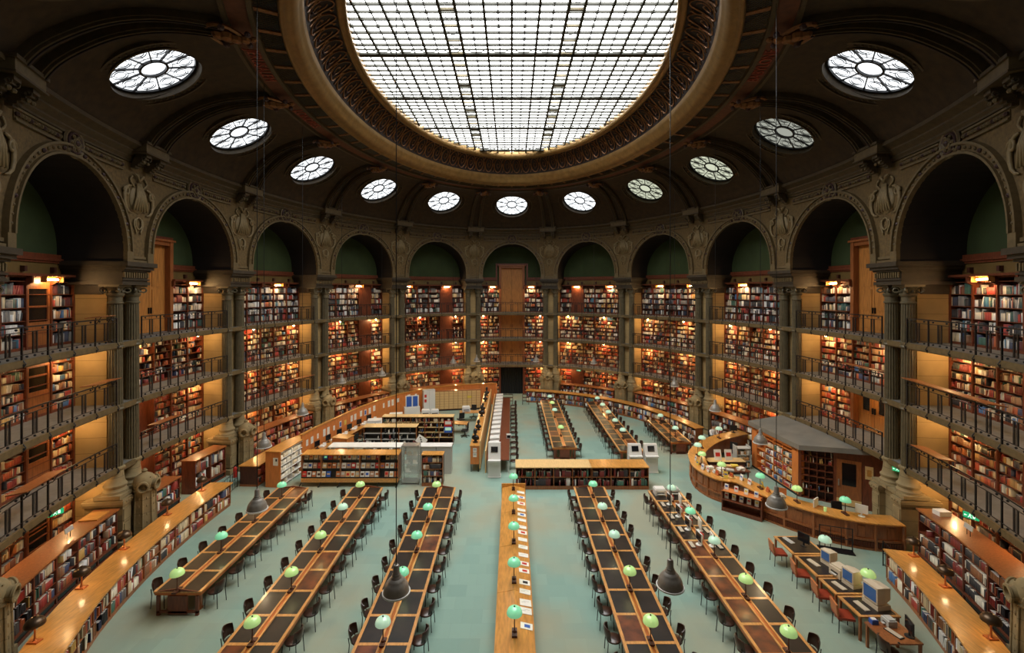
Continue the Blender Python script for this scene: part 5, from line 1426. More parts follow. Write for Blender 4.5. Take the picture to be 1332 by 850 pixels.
def bust(P, label, s=1.0):
    r = thing('bronze_bust', label, 'bust', P, (R_()-.5)*.8, 'bronze busts on the cabinet'); r.scale = (s,s,s)
    m = MB(); m.lathe([(.12,0),(.12,.03),(.07,.05),(.06,.12)], 12); m.build('socle', m_blkp, r)
    m = MB(); m.sphere((0,0,.22), .17, 12, (1.15,.65,.75), 8); m.tube([(0,0,.28),(0,-.01,.42)], .055, 8); m.sphere((0,-.02,.50), .105, 12, (.85,1.0,1.25), 9); m.sphere((0,-.125,.49), .022, 6); m.sphere((0,-.10,.42), .035, 6); m.sphere((0,.01,.56), .10, 10, (.95,1.05,.9))
    for sg in (-1,1): m.sphere((sg*.09,0,.49), .02, 5)
    m.build('head_and_shoulders', m_bust, r, smooth=True)
for k, D in enumerate((26.6,29.0,32.2,33.6,36.5,38.6)): bust((-2.1,Yd(D),1.5), 'dark bronze bust on the oak cabinet, %s from the near end' % ordn(k+1), (1.25,1.0,1.2,.9,1.0,1.1)[k])

# ------------------------------------------------------------------ staff area on the left
PT = [(-26,-3.85),(-21,-3.6),(-16,-2.9),(-12.5,-2.35),(-7.4,-2.3),(-1.5,-2.95)]
fP = lambda s, t, z=0.: W(s, t+lerp_tab(PT, s), z)
r = thing('orange_partition', 'tall curved orange partition wall round the staff area', 'partition', fP(-14,0))
m = MB(); m.ring(-25.6,-1.85,0,.08,.0,1.84,.5,fP); m.build('panel', m_orange, r, world=True)
m = MB(); m.ring(-25.6,-1.85,-.03,.14,1.84,1.90,.5,fP); m.build('capping', m_oak, r, world=True)
m = MB(); q0 = fP(-1.85,0); m.box(q0[0],q0[0]+.07,q0[1]-1.5,q0[1]+.0,0,1.9); m.build('end_return', m_orange, r, world=True)
nts = [(-25.0,1.25,.26,.36),(-24.4,1.25,.30,.40),(-23.7,1.3,.2,.3),(-22.9,1.3,.3,.45),(-22.4,1.3,.3,.45),(-21.7,1.3,.2,.3),(-20.9,1.35,.3,.4),(-20.2,1.3,.28,.3),(-19.3,1.35,.3,.42),(-18.8,1.35,.3,.42),(-18.0,1.4,.3,.4),(-17.4,1.35,.3,.42),(-16.8,1.35,.3,.42),(-16.2,1.4,.3,.4),
       (-14.9,1.35,.22,.36),(-14.2,1.35,.30,.48),(-13.7,1.35,.30,.48),(-13.0,1.4,.28,.3),(-11.7,1.4,.34,.5),(-10.9,1.45,.22,.3)]
for k, (s, z, w_, h_) in enumerate(nts):
    m = MB(); m.ring(s-w_/2, s+w_/2, -.012, -.002, z-h_/2, z+h_/2, n=1, f=fP); m.mat(1)
    if k in (6,11): m.ring(s-w_*.35, s+w_*.35, -.014, -.012, z-h_*.35, z+h_*.35, n=1, f=fP)
    else:
        for q in range(3): m.ring(s-w_*.35, s+w_*.35, -.014, -.012, z+h_*(.28-.2*q)-.012, z+h_*(.28-.2*q), n=1, f=fP)
    cn = ('yellowish' if k == 7 else ('blue printed' if k in (6,11) else ('picture' if k == 13 else 'white')))
    o = m.build('wall_notice', [m_paper if k != 7 else m_yel, m_blue if k in (6,11) else m_gms]); tag(o, '%s sheet pinned to the orange partition, %s from its left end' % (cn, ordn(k+1)), 'notice', 'sheets pinned on the orange partition')
# counter and computers along the partition
r = thing('staff_counter', 'curved oak worktop under the orange partition', 'counter', fP(-20,-.5)); m = MB(); m.ring(-25.2,-16.2,-.85,-.08,.72,.76,.6,fP); m.build('worktop', m_oak, r, world=True)
m = MB()
for s in np.linspace(-25.1,-16.3,7): m.ring(s-.02,s+.02,-.80,-.1,0,.72,n=1,f=fP)
m.build('support', m_desk, r, world=True)
for k, s in enumerate((-24.4,-23.0,-21.6,-20.2,-18.8,-17.4)):
    P = fP(s,-.35,.76); nn_ = nrm(s); rz = math.atan2(-nn_[0],nn_[1])
    monitor(P, rz-.1, 'black flat screen on the staff worktop, %s from the left' % ordn(k+1), True)
    P = fP(s+.5,-.45,.76); m = MB(); m.obox((0,0,.03), (.3,.4,.06)); m.obox((.1,.05,.12), (.2,.02,.2), .3, -.3); o = m.build('paper_stack', m_paper); o.location = P; tag(o, 'white papers on the staff worktop, %s pile from the left' % ordn(k+1), 'papers', 'papers on the staff worktop')
    if k < 5:
        P = fP(s+.2,-1.3,0); office_chair(P, rz, 'black chair in front of the staff worktop, %s from the left' % ordn(k+1))
# magazine display
r = thing('magazine_display', 'wide magazine rack of three sloping shelves on curved legs', 'magazine rack', (-8.45,Yd(24.5),0)); x0, x1 = -2.55, 2.50
m = MB(); m.box(x0-.03,x1+.03,-.35,.45,1.62,1.66); m.build('wooden_top', m_oak, r)
m = MB(); m.mat(0); m.add([(x0,-.30,.36),(x1,-.30,.36),(x1,.1,1.6),(x0,.1,1.6),(x0,.42,.36),(x1,.42,.36),(x1,.42,1.6),(x0,.42,1.6)], [(0,1,2,3),(1,5,6,2),(0,3,7,4),(4,7,6,5),(0,4,5,1)])
m.build('sloped_back', m_blkp, r)
m = MB(); m.box(x0,x1,-.42,.42,.22,.38); m.box(x0,x1,-.46,-.42,.24,.44); m.build('lower_board', m_oak, r)
for k in range(6):
    x = x0+(x1-x0)*k/5; m = MB(); m.tube([(x,-.30,.24),(x+.02,-.48,.22),(x-.04,-.50,.08),(x-.1,-.50,.0)], .028, 6); m.tube([(x,.35,.24),(x,.35,0)], .025, 6); m.build('curved_leg', m_blkp, r)
    m = MB(); m.box(x-.015,x+.015,-.40,.40,.38,1.62); m.build('divider', m_desk, r)
for q in range(3):
    z = .46+.40*q; yy = -.34+.13*q
    m = MB(); m.box(x0,x1,yy-.06,yy+.1,z-.02,z); m.box(x0,x1,yy-.07,yy-.05,z-.02,z+.05); m.build('shelf', m_blkp, r)
PCL = ['white','red','blue','orange','cream','pink','green','grey','dark']; PMT = [m_paper,m_redp,m_blue,m_orch,m_birch,m_skin,m_gg[0],m_gms,m_redd]
n_ = 0
for q in range(3):
    z = .46+.40*q; yy = -.34+.13*q
    for k in range(20):
        if R_() < .06: continue
        c = random.choice([0,0,0,0,0,1,3,4,4,5,5,7,2]); c2 = random.choice([0,1,2,3,4,5,7,8]); x = x0+.13+k*.2535
        m = MB(); m.obox((0,0,.155), (.20+.035*R_(),.012,.31), 0, -.30); m.mat(1).obox((0,-.010,.16+.05*R_()), (.14,.008,.04+.09*R_()), 0, -.30)
        o = m.build('magazine', [PMT[c], PMT[c2 if c2 != c else (c+4) % 9]]); o.location = (-8.45+x, Yd(24.5)+yy, z+.0)
        tag(o, '%s magazine on the %s shelf of the magazine rack, %s from the left' % (PCL[c], ('lower','middle','upper')[q], ordn(k+1)), 'magazine', 'magazines on the wide rack')
# tall journal shelf with orange end
r = thing('journal_shelf', 'tall orange-ended shelf of pale bound journals left of the magazine rack', 'bookcase', (-12.3,Yd(25.0),0), -.12)
m = MB(); m.box(-.42,.42,-1.02,-.98,0,1.84); m.box(-.42,.42,.98,1.02,0,1.84); m.box(-.02,.02,-1,1,0,1.84); m.build('end_board', m_orange, r)
m = MB(); m.box(-.45,.45,-1.05,1.05,1.84,1.88); m.build('wooden_top', m_oak, r)
m = MB(); m.box(.02,.42,-.02,.02,0,1.84)
for q in range(6): m.box(.02,.43,-.98,.98,.08+q*.34,.10+q*.34)
m.build('shelf', m_white, r); 
Rz = Matrix.Rotation(-.12,3,'Z')
for q in range(5):
    for a, b_ in ((-.96,-.03),(.03,.96)):
        p = Rz @ Vector((.42,a,0)); e = Rz @ Vector((.42,b_,0)); f_ = .95 if not (q == 0 or (q == 1 and a > 0)) else .35
        book_row((-12.3+p.x,Yd(25.0)+p.y), (-12.3+e.x,Yd(25.0)+e.y), .10+q*.34, .28, .28, [((.70,.66,.55),10),((.6,.5,.35),6),((.3,.28,.25),1)], f_, .02, .05)
m = MB(); m.box(-.13,.13,-.012,0,-.2,.2); m.mat(1).box(.0,.09,-.015,-.012,.02,.15); o = m.build('wall_notice', [m_paper,m_blkp]); p = Rz @ Vector((.15,-1.03,0)); o.location = (-12.3+p.x,Yd(25.0)+p.y,1.35); o.rotation_euler = (0,0,-.12); tag(o, 'white notice with a black square on the orange end of the journal shelf', 'notice')
# glass vitrine
r = thing('glass_showcase', 'tall metal-framed glass showcase beside the magazine rack', 'showcase', (-5.37,Yd(24.6),0)); m = MB()
for x in (-.44,.44):
    for y in (-.28,.28): m.box(x-.02,x+.02,y-.02,y+.02,0,2.05)
for z in (.0,.10,2.0): m.box(-.46,.46,-.3,.3,z,z+.05)
m.build('metal_frame', m_steel, r)
glm = bpy.data.materials.new('clear_glass'); glm.use_nodes = True; b_ = glm.node_tree.nodes['Principled BSDF']; b_.inputs['Base Color'].default_value = (.8,.95,.88,1); b_.inputs['Roughness'].default_value = .03; b_.inputs['Alpha'].default_value = .10; b_.inputs['Specular IOR Level'].default_value = .8
m = MB(); m.box(-.43,.43,-.29,-.285,.15,2.0); m.box(-.43,.43,.285,.29,.15,2.0); m.box(-.45,-.445,-.27,.27,.15,2.0); m.box(.445,.45,-.27,.27,.15,2.0); m.build('glass_pane', glm, r)
for z in (.55,1.0,1.45): m = MB(); m.box(-.42,.42,-.27,.27,z,z+.012); m.build('glass_shelf', glm, r)
for k, (x,z) in enumerate(((-.2,.562),(.2,1.012),(-.1,1.462),(.22,1.462),(-.25,1.012))):
    m = MB(); m.obox((0,0,.1), (.2,.02,.2), 0, -.5); m.obox((.1,.03,.02), (.15,.1,.03)); o = m.build('exhibit_booklet', m_paper); o.location = (-5.37+x,Yd(24.6),z); tag(o, 'open white booklet on the %s shelf of the glass showcase, %s' % ({.562:'lowest',1.012:'middle',1.462:'top'}[z], 'left side' if x < 0 else 'right side'), 'booklet')
straight_case('small_bookcase', 'small four-shelf bookcase right of the glass showcase', -4.72, -3.62, 24.15, .5, 1.66, 4, (m_oak,m_desk,m_redd), 1.1, PAL, .93)
# grey cabinets and white table behind
r = thing('grey_cabinet', 'row of pale grey cabinets behind the small bookcase', 'cabinet', (-4.65,Yd(26.1),0)); 
for k in range(3): m = MB(); m.box(-1.25+k*.84,-.43+k*.84,-.3,.3,0,1.50); m.build('cabinet_door', m_gms, r)
m = MB(); m.box(-1.28,1.28,-.33,.33,1.5,1.54); m.build('top', m_white, r)
r = thing('white_table', 'long white-topped table behind the magazine rack', 'table', (-8.2,Yd(26.2),0)); m = MB(); m.box(-2.1,2.1,-.4,.4,1.44,1.5); m.build('table_top', m_paper, r)
for x in (-2,-1,0,1,2): m = MB(); m.box(x-.03,x+.03,-.35,.35,0,1.44); m.build('leg', m_gms, r)
PALK = [((.03,.028,.03),6),((.7,.66,.58),5),((.18,.022,.016),2),((.3,.3,.32),2)]
straight_case('shelf_unit', 'dark-shelved unit with yellow top behind the white table', -9.3, -6.0, 28.9, .7, 1.72, 4, (m_birch,m_desk,m_blkp,m_gms), 1.1, PALK, [.8,.5,.5,.2])
straight_case('shelf_unit', 'long shelf unit with birch top in the staff area', -8.6, -3.9, 30.6, .6, 1.9, 5, (m_birch,m_desk,m_redd,m_birch), .95, PAL, [.15,.15,.15,.35,.75])
r = thing('small_cupboard', 'short orange-ended cupboard left of the dark-shelved unit', 'cabinet', (-10.1,Yd(27.6),0), -.25); m = MB(); m.box(-.5,.5,-.35,.35,0,1.5); m.build('body', m_orange, r); m = MB(); m.box(-.53,.53,-.38,.38,1.5,1.54); m.build('wooden_top', m_oak, r)
for k, (z, c) in enumerate(((1.45,m_redp),(1.05,m_blue))):
    m = MB(); m.box(-.26,.26,-.01,0,-.2,.2); m.mat(1).box(-.2,.2,-.014,-.01,-.05,.15); o = m.build('poster', [c, m_paper if k == 0 else m_gg[2]]); o.location = (-4.22,Yd(30.55),z); tag(o, ('red and white' if k == 0 else 'blue')+' poster on the end of the staff shelf unit', 'poster')
# card catalogue, metal cupboard, poster board
r = thing('card_catalogue', 'large cream card-index cabinet of many drawers against the partition', 'cabinet', (-4.6,Yd(39.6),0), .17); m = MB(); m.box(-2.0,1.95,-.02,.45,.12,1.7); m.build('body', m_desk, r)
m = MB(); m.box(-1.95,1.9,.05,.4,0,.12); m.build('plinth', m_blkp, r)
for a in range(10):
    for b2 in range(7): m = MB(); x = -1.96+a*.39; z = .17+b2*.215; m.box(x+.01,x+.365,-.04,-.02,z,z+.195); m.box(x+.14,x+.22,-.055,-.04,z+.08,z+.11); m.build('drawer', m_yel if (a,b2) == (7,4) else m_birch, r)
r = thing('metal_cupboard', 'tall grey metal cupboard left of the card-index cabinet', 'cabinet', (-6.9,Yd(38.6),0), .4)
m = MB(); m.box(-.5,.5,0,.45,0,1.95); m.build('body', m_gms, r)
for k in range(2): m = MB(); m.box(-.48+k*.49,-.01+k*.49,-.02,0,.05,1.9); m.build('cabinet_door', m_white, r)
m = MB(); m.box(-.42,-.24,-.03,-.02,1.35,1.6); m.box(-.42,-.24,-.03,-.02,.95,1.2); m.build('red_notice', m_redp, r)
r = thing('poster_board', 'white stand with two blue posters against the orange partition', 'poster board', (-7.9,Yd(36.6),0), .35); m = MB(); m.box(-.52,.52,0,.04,1.0,1.95); m.build('board', m_white, r)
m = MB(); m.box(-.45,-.05,-.01,0,1.08,1.88); m.build('left_poster', m_blue, r); m = MB(); m.box(.05,.42,-.01,0,1.08,1.88); m.build('right_poster', m_blue, r); m = MB(); m.box(-.6,.6,-.05,.5,0,1.0); m.build('white_base', m_white, r)
# staff desks
for k, (x, D, rz) in enumerate(((-3.3,36.3,0.1),(-3.9,33.3,-.2),(-6.3,35.3,.1))):
    r = thing('staff_desk', ('pale birch desk in the staff area nearest the card index','pale birch desk in the staff area nearest the bust cabinet','pale birch desk in the staff area, left one')[k], 'desk', (x,Yd(D),0), rz); m = MB(); m.box(-.8,.8,-.4,.4,.71,.75); m.build('desk_top', m_oak, r)
    for a in (-.7,.7): m = MB(); m.box(a-.03,a+.03,-.35,.35,0,.71); m.build('leg', m_gms, r)
office_chair((-3.9,Yd(35.2),0), .5, 'black office chair between the two birch staff desks'); office_chair((-3.3,Yd(32.4),0), 1.5, 'black office chair before the nearest birch staff desk'); office_chair((-3.1,Yd(37.3),0), 3.0, 'black office chair close to the card-index cabinet')
for k, (x, D, z, lab) in enumerate(((-6.6,35.3,.75,'white computer on the left birch staff desk'),(-5.9,35.3,.75,'white printer on the left birch staff desk'),(-9.7,32.6,.75,'white photocopier by the orange partition'),(-8.6,34.2,.75,'large white scanner by the orange partition'),(-3.6,36.3,.75,'white printer on the staff desk nearest the card index'))):
    box_machine((x,Yd(D),z if k in (0,1,4) else .0), .2, lab, 'office_machine', 'office machine', (.6,.5,.42) if k in (0,1,4) else (1.0,.8,1.15))
m = MB(); m.box(-.3,.3,-.015,.015,0,.45); m.mat(1)
for q in range(4): m.obox(((-.15+.1*q),-.02,.32-.08*q), (.1,.01,.06))
r = m.build('display_easel', [m_paper,m_blkp]); r.location = (-5.6,Yd(27.9),1.0); r.rotation_euler = (-.25,.6,0); tag(r, 'tilted black and white display panel behind the showcase', 'panel')
# barriers left and right of the aisle door, gates
for sg, x0, x1, nm in ((-1,-1.0,.1,'left'),(1,.95,1.55,'right')):
    r = thing('aisle_barrier', 'low dark barrier on the %s side of the far doorway' % nm, 'barrier', ((x0+x1)/2,Yd(41.6),0)); w_ = (x1-x0)/2
    m = MB(); m.box(-w_,-w_+.04,-.02,.02,0,.95); m.box(w_-.04,w_,-.02,.02,0,.95); m.build('post', m_redd, r); m = MB()
    for z in (.3,.6,.9): m.box(-w_,w_,-.015,.015,z,z+.06)
    m.build('rail', m_redd, r)
def gate(P, rz, w_, label):
    r = thing('iron_gate', label, 'gate', P, rz); m = MB()
    for x in (-w_/2,w_/2): m.tube([(x,0,0),(x,0,.95)], .022, 6)
    for z in (.08,.5,.9): m.tube([(-w_/2,0,z),(w_/2,0,z)], .014, 5)
    m.build('frame', m_black, r); m = MB()
    for k in range(5): x = -w_/2+w_*(k+1)/6; m.tube([(x,0,.08),(x,0,.9)], .009, 4)
    m.tube([(.12*math.cos(a),0,.5+.25*math.sin(a)) for a in [2*PI*j/4 for j in range(4)]], .012, 4, closed=True); m.build('infill', m_black, r)
p = W(-29.7,-2.1); gate(p, math.atan2(1.9,-.3), 1.7, 'black iron gate between the two left curved counters')
p = W(36.75,-1.9); gate(p, math.atan2(1,.25), .9, 'black iron gate at the far end of the right curved counter')

# ------------------------------------------------------------------ pendants
pend = None
PL = [(-2.43,9.7,'large grey pendant lamp above the third reading table, nearest left of the aisle'),(3.4,9.9,'large grey pendant lamp above the front table right of the aisle'),(-7.4,13.4,'grey pendant lamp over the leftmost reading table'),(7.8,13.6,'grey pendant lamp in front of the enquiry desk'),
      (-10.1,18.8,'grey pendant lamp before the second left pier'),(10.4,19.3,'grey pendant lamp in front of the sloping grey roof'),(-10.8,23.8,'white pendant lamp over the left staff worktop'),(10.8,24.5,'white pendant lamp above the right end of the far counter'),
      (10.9,30.9,'white pendant lamp right of the third right pier'),(-11.8,32.0,'greenish pendant lamp before the third left bay'),(-9.8,34.8,'white pendant lamp before the second left pier group'),(-3.2,41.8,'small white pendant lamp left of the curtain'),(2.2,41.8,'small white pendant lamp right of the curtain'),(7.2,40.5,'small white pendant lamp before the first right bay'),(-5.2,40.9,'small white pendant lamp before the first left bay')]
for k, (x, D, lab) in enumerate(PL):
    P = (x,Yd(D),3.88)
    if pend is None:
        pend = thing('pendant_lamp', lab, 'lamp', P, 0, 'pendant lamps on long cords')
        m = MB(); m.lathe([(.27,0),(.272,.02),(.262,.05),(.255,.10),(.235,.16),(.205,.21),(.18,.235),(.175,.25),(.15,.28),(.115,.305),(.11,.33),(.085,.35),(.08,.37)], 28, cap=False); ps = m.build('shade', m_shadeg, pend, smooth=True, autosm=True)
        m = MB(); m.lathe([(.262,.0),(.245,.06),(.20,.18),(.12,.27),(.05,.31)], 24, cap=False); m.build('white_reflector', m_white, ps, smooth=True)
        m = MB(); m.lathe([(.25,-.02),(.29,-.02),(.292,.012),(.255,.018),(.25,-.02)], 28, cap=False); m.build('rim', m_white, ps)
        m = MB(); m.lathe([(.085,.36),(.088,.38),(.07,.40),(.065,.54),(.05,.57),(.02,.58),(.012,.62)], 16, cap=False); m.build('neck', m_shadeg, pend, smooth=True, autosm=True)
        m = MB(); m.sphere((0,0,.12), .075, 10, (1,1,1.2)); m.build('bulb', m_bulbw, pend, smooth=True)
        m = MB(); m.lathe([(.012,.61),(.010,1.6),(.010,16.0)], 5); m.build('cord', m_black, pend)
        lamp_light(pend, (0,0,-.02), 40, (1,.74,.42), .12)
        r = pend
    else: r = dup(pend, P, 0, lab)
    # cord length reaches the ceiling above
    best = 20.7; rr = math.sqrt((x/A)**2+(Yd(D)/B)**2); ins = (1-rr)*18.5
    if ins < 9.2: best = 20.6 if ins > 9 else (float(np.interp(ins,[.9,2.85,5.7,7.3,8.1,9.0],[16.1,18.0,18.72,18.9,19.5,20.5])))
    for ch in r.children:
        if ch.name.startswith('cord'): ch.scale = (1,1,(best-3.88+.02)/16.0); ch.location = (0,0,.61-.61*(best-3.88+.02)/16.0)

# ------------------------------------------------------------------ signs, reading boards, small things on the walls
def exit_sign(P, rz, label):
    r = thing('exit_sign', label, 'sign', P, rz, 'green exit signs'); m = MB(); m.box(-.20,.20,-.03,.03,0,.18); m.build('panel', m_exit, r)
    m = MB(); y0_, y1_ = -.036, -.03
    m.sphere((-.02,-.034,.15), .014, 6, (1,.4,1)); m.obox((-.03,-.034,.105), (.025,.006,.06), 0, 0, .25); m.obox((.0,-.034,.055), (.015,.006,.06), 0, 0, -.5); m.obox((-.055,-.034,.055), (.015,.006,.06), 0, 0, .6); m.obox((-.0,-.034,.115), (.05,.006,.012), 0, 0, .4)
    m.box(.05,.11,y0_,y1_,.04,.15); m.obox((-.13,-.034,.09), (.07,.006,.016)); m.obox((-.155,-.034,.1), (.035,.006,.014), 0, 0, -.7); m.obox((-.155,-.034,.08), (.035,.006,.014), 0, 0, .7); m.build('running_figure', m_exitw, r)
for s, t, z, lab in ((4.5*L-.05,-.02,2.72,'green exit sign between the columns of the fifth right pier'),(5*L-.15,.1,2.55,'green exit sign under the lowest gallery at the right front'),(-5*L+.3,.1,2.6,'green exit sign under the lowest gallery at the left front'),(6.2,1.2,2.6,'tiny green exit sign under the first right bay gallery'),(-11.2,1.2,2.6,'tiny green exit sign under the left far gallery')):
    n_ = nrm(s); exit_sign(W(s,t,z), math.atan2(-n_[0],n_[1])+(.7 if s > 20 else (-.7 if s < -20 else 0)), lab)
bd = None
BL = [(-35.45,2,1.5),(-38.7,1,1.9),(-31.6,1,1.6),(36.9,2,4.6),(36.0,1,1.6),(31.9,2,2.3),(29.9,3,1.1),(-6.0,2,1.3),(-14.0,2,1.2),(-1.6,1,1.2),(-20.6,1,1.8),(25.0,2,1.4),(-16.0,1,1.4),(-35.5,3,.9)]
for k, (s, lv, w_) in enumerate(BL):
    i = bay_of(s); r = thing('reading_board', 'tilted brown %s reading board, %s, %s' % ('long' if w_ > 2 else 'short', LV[lv], bayname(i)), 'reading board', W(s,-.25,G[lv]))
    z = G[lv]; m = MB(); m.ring(s-w_/2, s+w_/2, -.42, .08, z+1.10, z+1.13, n=1, z0b=z+1.04, z1b=z+1.07); m.build('board', m_desk, r, world=True)
    for a in (-.35,.35): p = W(s+a*w_,-.2,z); m = MB(); m.tube([(p[0],p[1],z+.9),(p[0],p[1],z+1.06)], .02, 5); q = W(s+a*w_,-.38,z); m.tube([(p[0],p[1],z+.8),(q[0],q[1],z+1.09)], .012, 4); m.build('bracket', m_black, r, world=True)
def sign_stand(P, rz, label):
    r = thing('label_stand', label, 'sign', P, rz); m = MB(); m.tube([(-.08,0,0),(-.08,0,.22)], .01, 5); m.tube([(.08,0,0),(.08,0,.22)], .01, 5); m.build('legs', m_black, r); m = MB(); m.obox((0,0,.28), (.40,.03,.16), 0, -.2); m.build('plate', m_gms, r)
s = -5*L+.6; n_ = nrm(s); sign_stand(W(s,-.1,1.66), math.atan2(-n_[0],n_[1]), 'small metal label plate standing on the left low bookcase')
s = 5*L-.1; n_ = nrm(s); sign_stand(W(s,0,2.0), math.atan2(-n_[0],n_[1]), 'small dark label plate standing on the journal bookcase')
m = MB(); m.box(-.35,.35,-.3,.3,0,.05); m.mat(0); s = -5*L+2.1; o = m.build('flat_board', m_oak); o.location = W(s,.0,1.66); n_ = nrm(s); o.rotation_euler = (0,0,math.atan2(-n_[0],n_[1])); tag(o, 'flat pale board lying on the far end of the left low bookcase', 'board')
m = MB(); m.box(-.22,.22,-.15,.15,0,.16); o = m.build('carton', m_paper); s = 5*L-1.6; o.location = W(s,.1,2.0); tag(o, 'small cream carton on the corner of the journal bookcase', 'box')
# fire extinguishers
for k, (s, t, lab) in enumerate(((-3.5*L-1.2,-1.0,'red fire extinguisher beside the fourth left pier'),)):
    r = thing('fire_extinguisher', lab, 'fire extinguisher', W(s,t,0)); m = MB(); m.lathe([(.09,0),(.10,.02),(.10,.48),(.07,.56),(.03,.60)], 14); m.build('cylinder', m_redp, r, smooth=True, autosm=True); m = MB(); m.box(-.03,.03,-.05,.05,.60,.66); m.tube([(.02,0,.62),(.13,0,.55),(.13,0,.25)], .012, 5); m.build('valve_hose', m_blkp, r)
m = MB(); s0_ = -.5; m.box(-.5,.5,-.35,.35,0,.02)

# ------------------------------------------------------------------ librarian in a white shirt
def person():
    r = thing('person', 'seated person in a white shirt at the far arm of the enquiry desk', 'person', (13.32,Yd(30.5),0), .35)
    me = bpy.data.meshes.new('body'); V = [(0,0,.50),(0,.02,.66),(0,.03,.85),(0,.03,1.02),(0,.03,1.09),(0,.01,1.16),(-.10,0,.50),(.10,0,.50),(-.12,-.40,.52),(.12,-.40,.52),(-.12,-.42,.10),(.12,-.42,.10),(-.12,-.52,.05),(.12,-.52,.05),
        (-.18,.03,1.0),(.18,.03,1.0),(-.24,-.04,.76),(.24,-.04,.76),(-.16,-.28,.80),(.16,-.28,.80),(-.13,-.34,.80),(.13,-.34,.80)]
    Eg = [(0,1),(1,2),(2,3),(3,4),(4,5),(0,6),(0,7),(6,8),(7,9),(8,10),(9,11),(10,12),(11,13),(3,14),(3,15),(14,16),(15,17),(16,18),(17,19),(18,20),(19,21)]
    Rd = [.15,.14,.15,.12,.06,.06,.10,.10,.07,.07,.045,.045,.04,.04,.065,.065,.05,.05,.035,.035,.03,.03]
    # five fingers on each hand, curled on the desk edge
    for sg, h in ((-1,20),(1,21)):
        hx_, hy_, hz_ = V[h]
        for f in range(4):
            x = hx_+sg*(-.027+.018*f); b = len(V); V += [(x,hy_-.035,hz_),(x,hy_-.06-.006*(f in (1,2)),hz_-.004),(x,hy_-.08-.008*(f in (1,2)),hz_-.02)]; Rd += [.010,.009,.007]; Eg += [(h,b),(b,b+1),(b+1,b+2)]
        b = len(V); V += [(hx_-sg*.035,hy_-.01,hz_+.0),(hx_-sg*.05,hy_-.04,hz_-.005)]; Rd += [.011,.008]; Eg += [(h,b),(b,b+1)]
    me.from_pydata(V, Eg, []); o = bpy.data.objects.new('body', me); col.objects.link(o); o.parent = r
    o.modifiers.new('Skin','SKIN').use_smooth_shade = True; sv = me.skin_vertices[0].data if me.skin_vertices else None
    if sv is None:
        bpy.context.view_layer.objects.active = o; o.select_set(True)
    if not me.skin_vertices:
        import bmesh
        bm = bmesh.new(); bm.from_mesh(me); bm.verts.layers.skin.verify(); bm.to_mesh(me); bm.free()
    for k, q in enumerate(me.skin_vertices[0].data): q.radius = (Rd[k],Rd[k]*(.72 if k in (1,2,3) else 1)); q.use_root = (k == 0)
    s_ = o.modifiers.new('Sub','SUBSURF'); s_.levels = 1; s_.render_levels = 1; me.materials.append(m_skin)
    m = MB(); m.sphere((0,0,1.27), .10, 16, (.82,.98,1.2), 12); m.sphere((0,-.105,1.265), .017, 6, (1,1,1.5))
    for sg in (-1,1): m.sphere((sg*.085,.0,1.265), .022, 6, (.5,1,1.4)); m.mat(1).sphere((sg*.033,-.088,1.285), .011, 6); m.mat(0)
    m.mat(2).obox((0,-.092,1.215), (.045,.01,.01)); m.build('head', [m_skin,m_blkp,m_orse], r, smooth=True)
    m = MB(); m.sphere((0,.018,1.305), .108, 14, (.86,1.0,1.0), 8); m.build('hair', m_hair, r, smooth=True)
    m = MB(); m.lathe([(.175,.50),(.17,.62),(.165,.80),(.19,.95),(.17,1.04),(.075,1.09),(.06,1.12)], 18, (0,.03,0), sy=.72, cap=False)
    for sg in (-1,1): m.tube([(sg*.15,.03,1.02),(sg*.20,.03,.98),(sg*.24,-.04,.77),(sg*.19,-.20,.80)], [.08,.085,.068,.05], 10)
    m.build('white_shirt', m_shirt, r, smooth=True)
    m = MB()
    for sg in (-1,1): m.tube([(sg*.08,.06,.52),(sg*.12,-.40,.53),(sg*.12,-.43,.12)], [.12,.09,.065], 10)
    m.build('trousers', m_trou, r, smooth=True)
    office_chair((13.32,Yd(30.5),0), .35+PI, 'black office chair under the person in the white shirt')
person()

# ------------------------------------------------------------------ individual books nearest the camera, the rest as one mass
fpx = 600.
def score(c):
    x, y, z = c['o']; D = y+22.85; px_ = 665.8+fpx*x/D; py = 379.5+fpx*(10.2-z)/D
    ok = -5 < px_ < 1337 and py < 855
    return (0 if ok else 1, D)
CAND.sort(key=score)
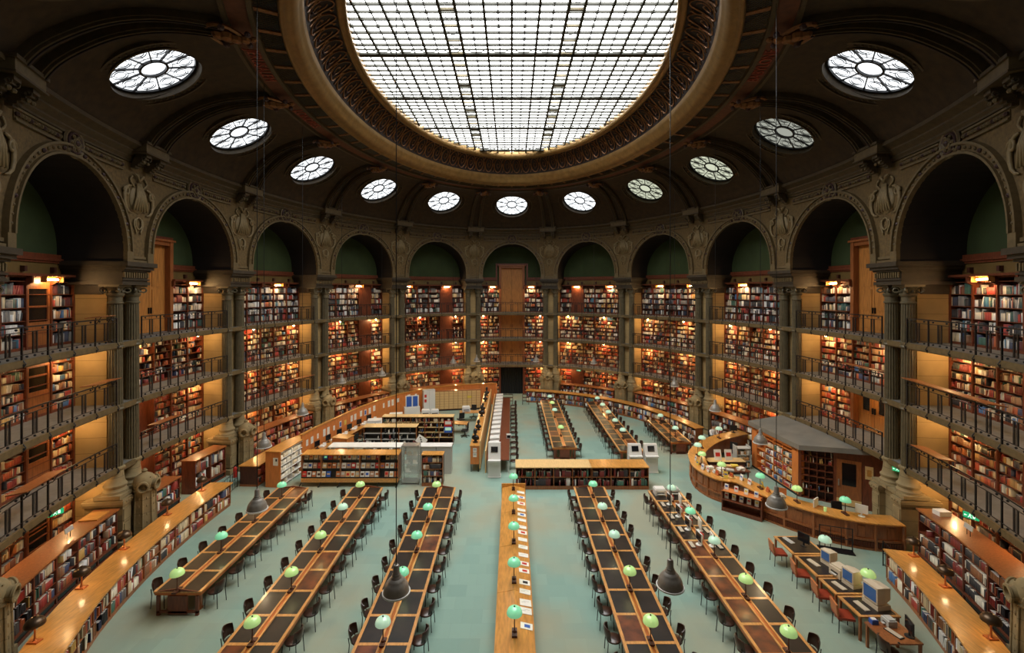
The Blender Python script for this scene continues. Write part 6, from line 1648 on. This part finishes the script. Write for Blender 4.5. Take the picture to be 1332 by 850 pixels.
# cap per group so that both sides appear
sel = CAND[:300]; rest = CAND[300:]
for c in rest: raw_book(Vector((*c['o'][:2],0)), Vector((*c['d'],0)), Vector((-c['d'][1],c['d'][0],0)), c['o'][2], c['w'], c['h'], c['dp'], c['lean'], c['c'])
bk = MB(); bk.mat(0)
n6 = 6; pr = [(0,.0),(.0,.12)]
sp_ = [(.5+.5*math.cos(PI-PI*k/n6), -.10*math.sin(PI*k/n6)) for k in range(n6+1)]
prof = [(0,1)]+sp_+[(1,1)]; bk.add([(x,y,0) for x,y in prof]+[(x,y,1) for x,y in prof], [(k,k+1,len(prof)+k+1,len(prof)+k) for k in range(len(prof)-1)])
bk.add([(x,y,1) for x,y in sp_]+[(x,y,0) for x,y in sp_], [tuple(range(n6+1))[::-1], tuple(range(n6+1,2*n6+2))])
bk.mat(1).box(.10,.90,.0,.97,.012,.985); bk.mat(0); bk.box(0,.09,0,1,0,1); bk.box(.91,1,0,1,0,1)
bmesh_book = None
for c in sel:
    if bmesh_book is None: o = bk.build('book', [m_cover, m_paper]); bmesh_book = o.data
    else: o = bpy.data.objects.new('book', bmesh_book); col.objects.link(o)
    o.scale = (c['w'], c['dp'], c['h']); lo = max(0, -c['lean']*c['h'])
    o.location = (c['o'][0]+c['d'][0]*lo, c['o'][1]+c['d'][1]*lo, c['o'][2]); o.rotation_euler = (0, c['lean'], math.atan2(c['d'][1], c['d'][0])); o.color = (*c['c'],1)
    ln, sec, row, idx = c['lab']
    tag(o, '%s book, %s from left, %s shelf, %s section, %s' % (c['name'], ordn(idx), row, sec, ln), 'book', 'books on the shelves nearest the camera')
flush_books()

# ------------------------------------------------------------------ camera, world, view
cam = bpy.data.cameras.new('camera'); co = bpy.data.objects.new('camera', cam); col.objects.link(co)
co.location = (0,-22.85,10.2); co.rotation_euler = (PI/2,0,0); cam.sensor_width = 36; cam.lens = 36*600/1332
cam.shift_x = (666-665.8)/1332; cam.shift_y = -(425-379.5)/1332; cam.clip_start = .05; cam.clip_end = 200
bpy.context.scene.camera = co
w = bpy.data.worlds.new('world'); bpy.context.scene.world = w; w.use_nodes = True
w.node_tree.nodes['Background'].inputs[0].default_value = (.5,.6,.7,1); w.node_tree.nodes['Background'].inputs[1].default_value = .02
sc = bpy.context.scene; sc.view_settings.view_transform = 'Standard'; sc.view_settings.look = 'None'; sc.view_settings.gamma = 1; sc.view_settings.exposure = .45; sc.view_settings.use_curve_mapping = False
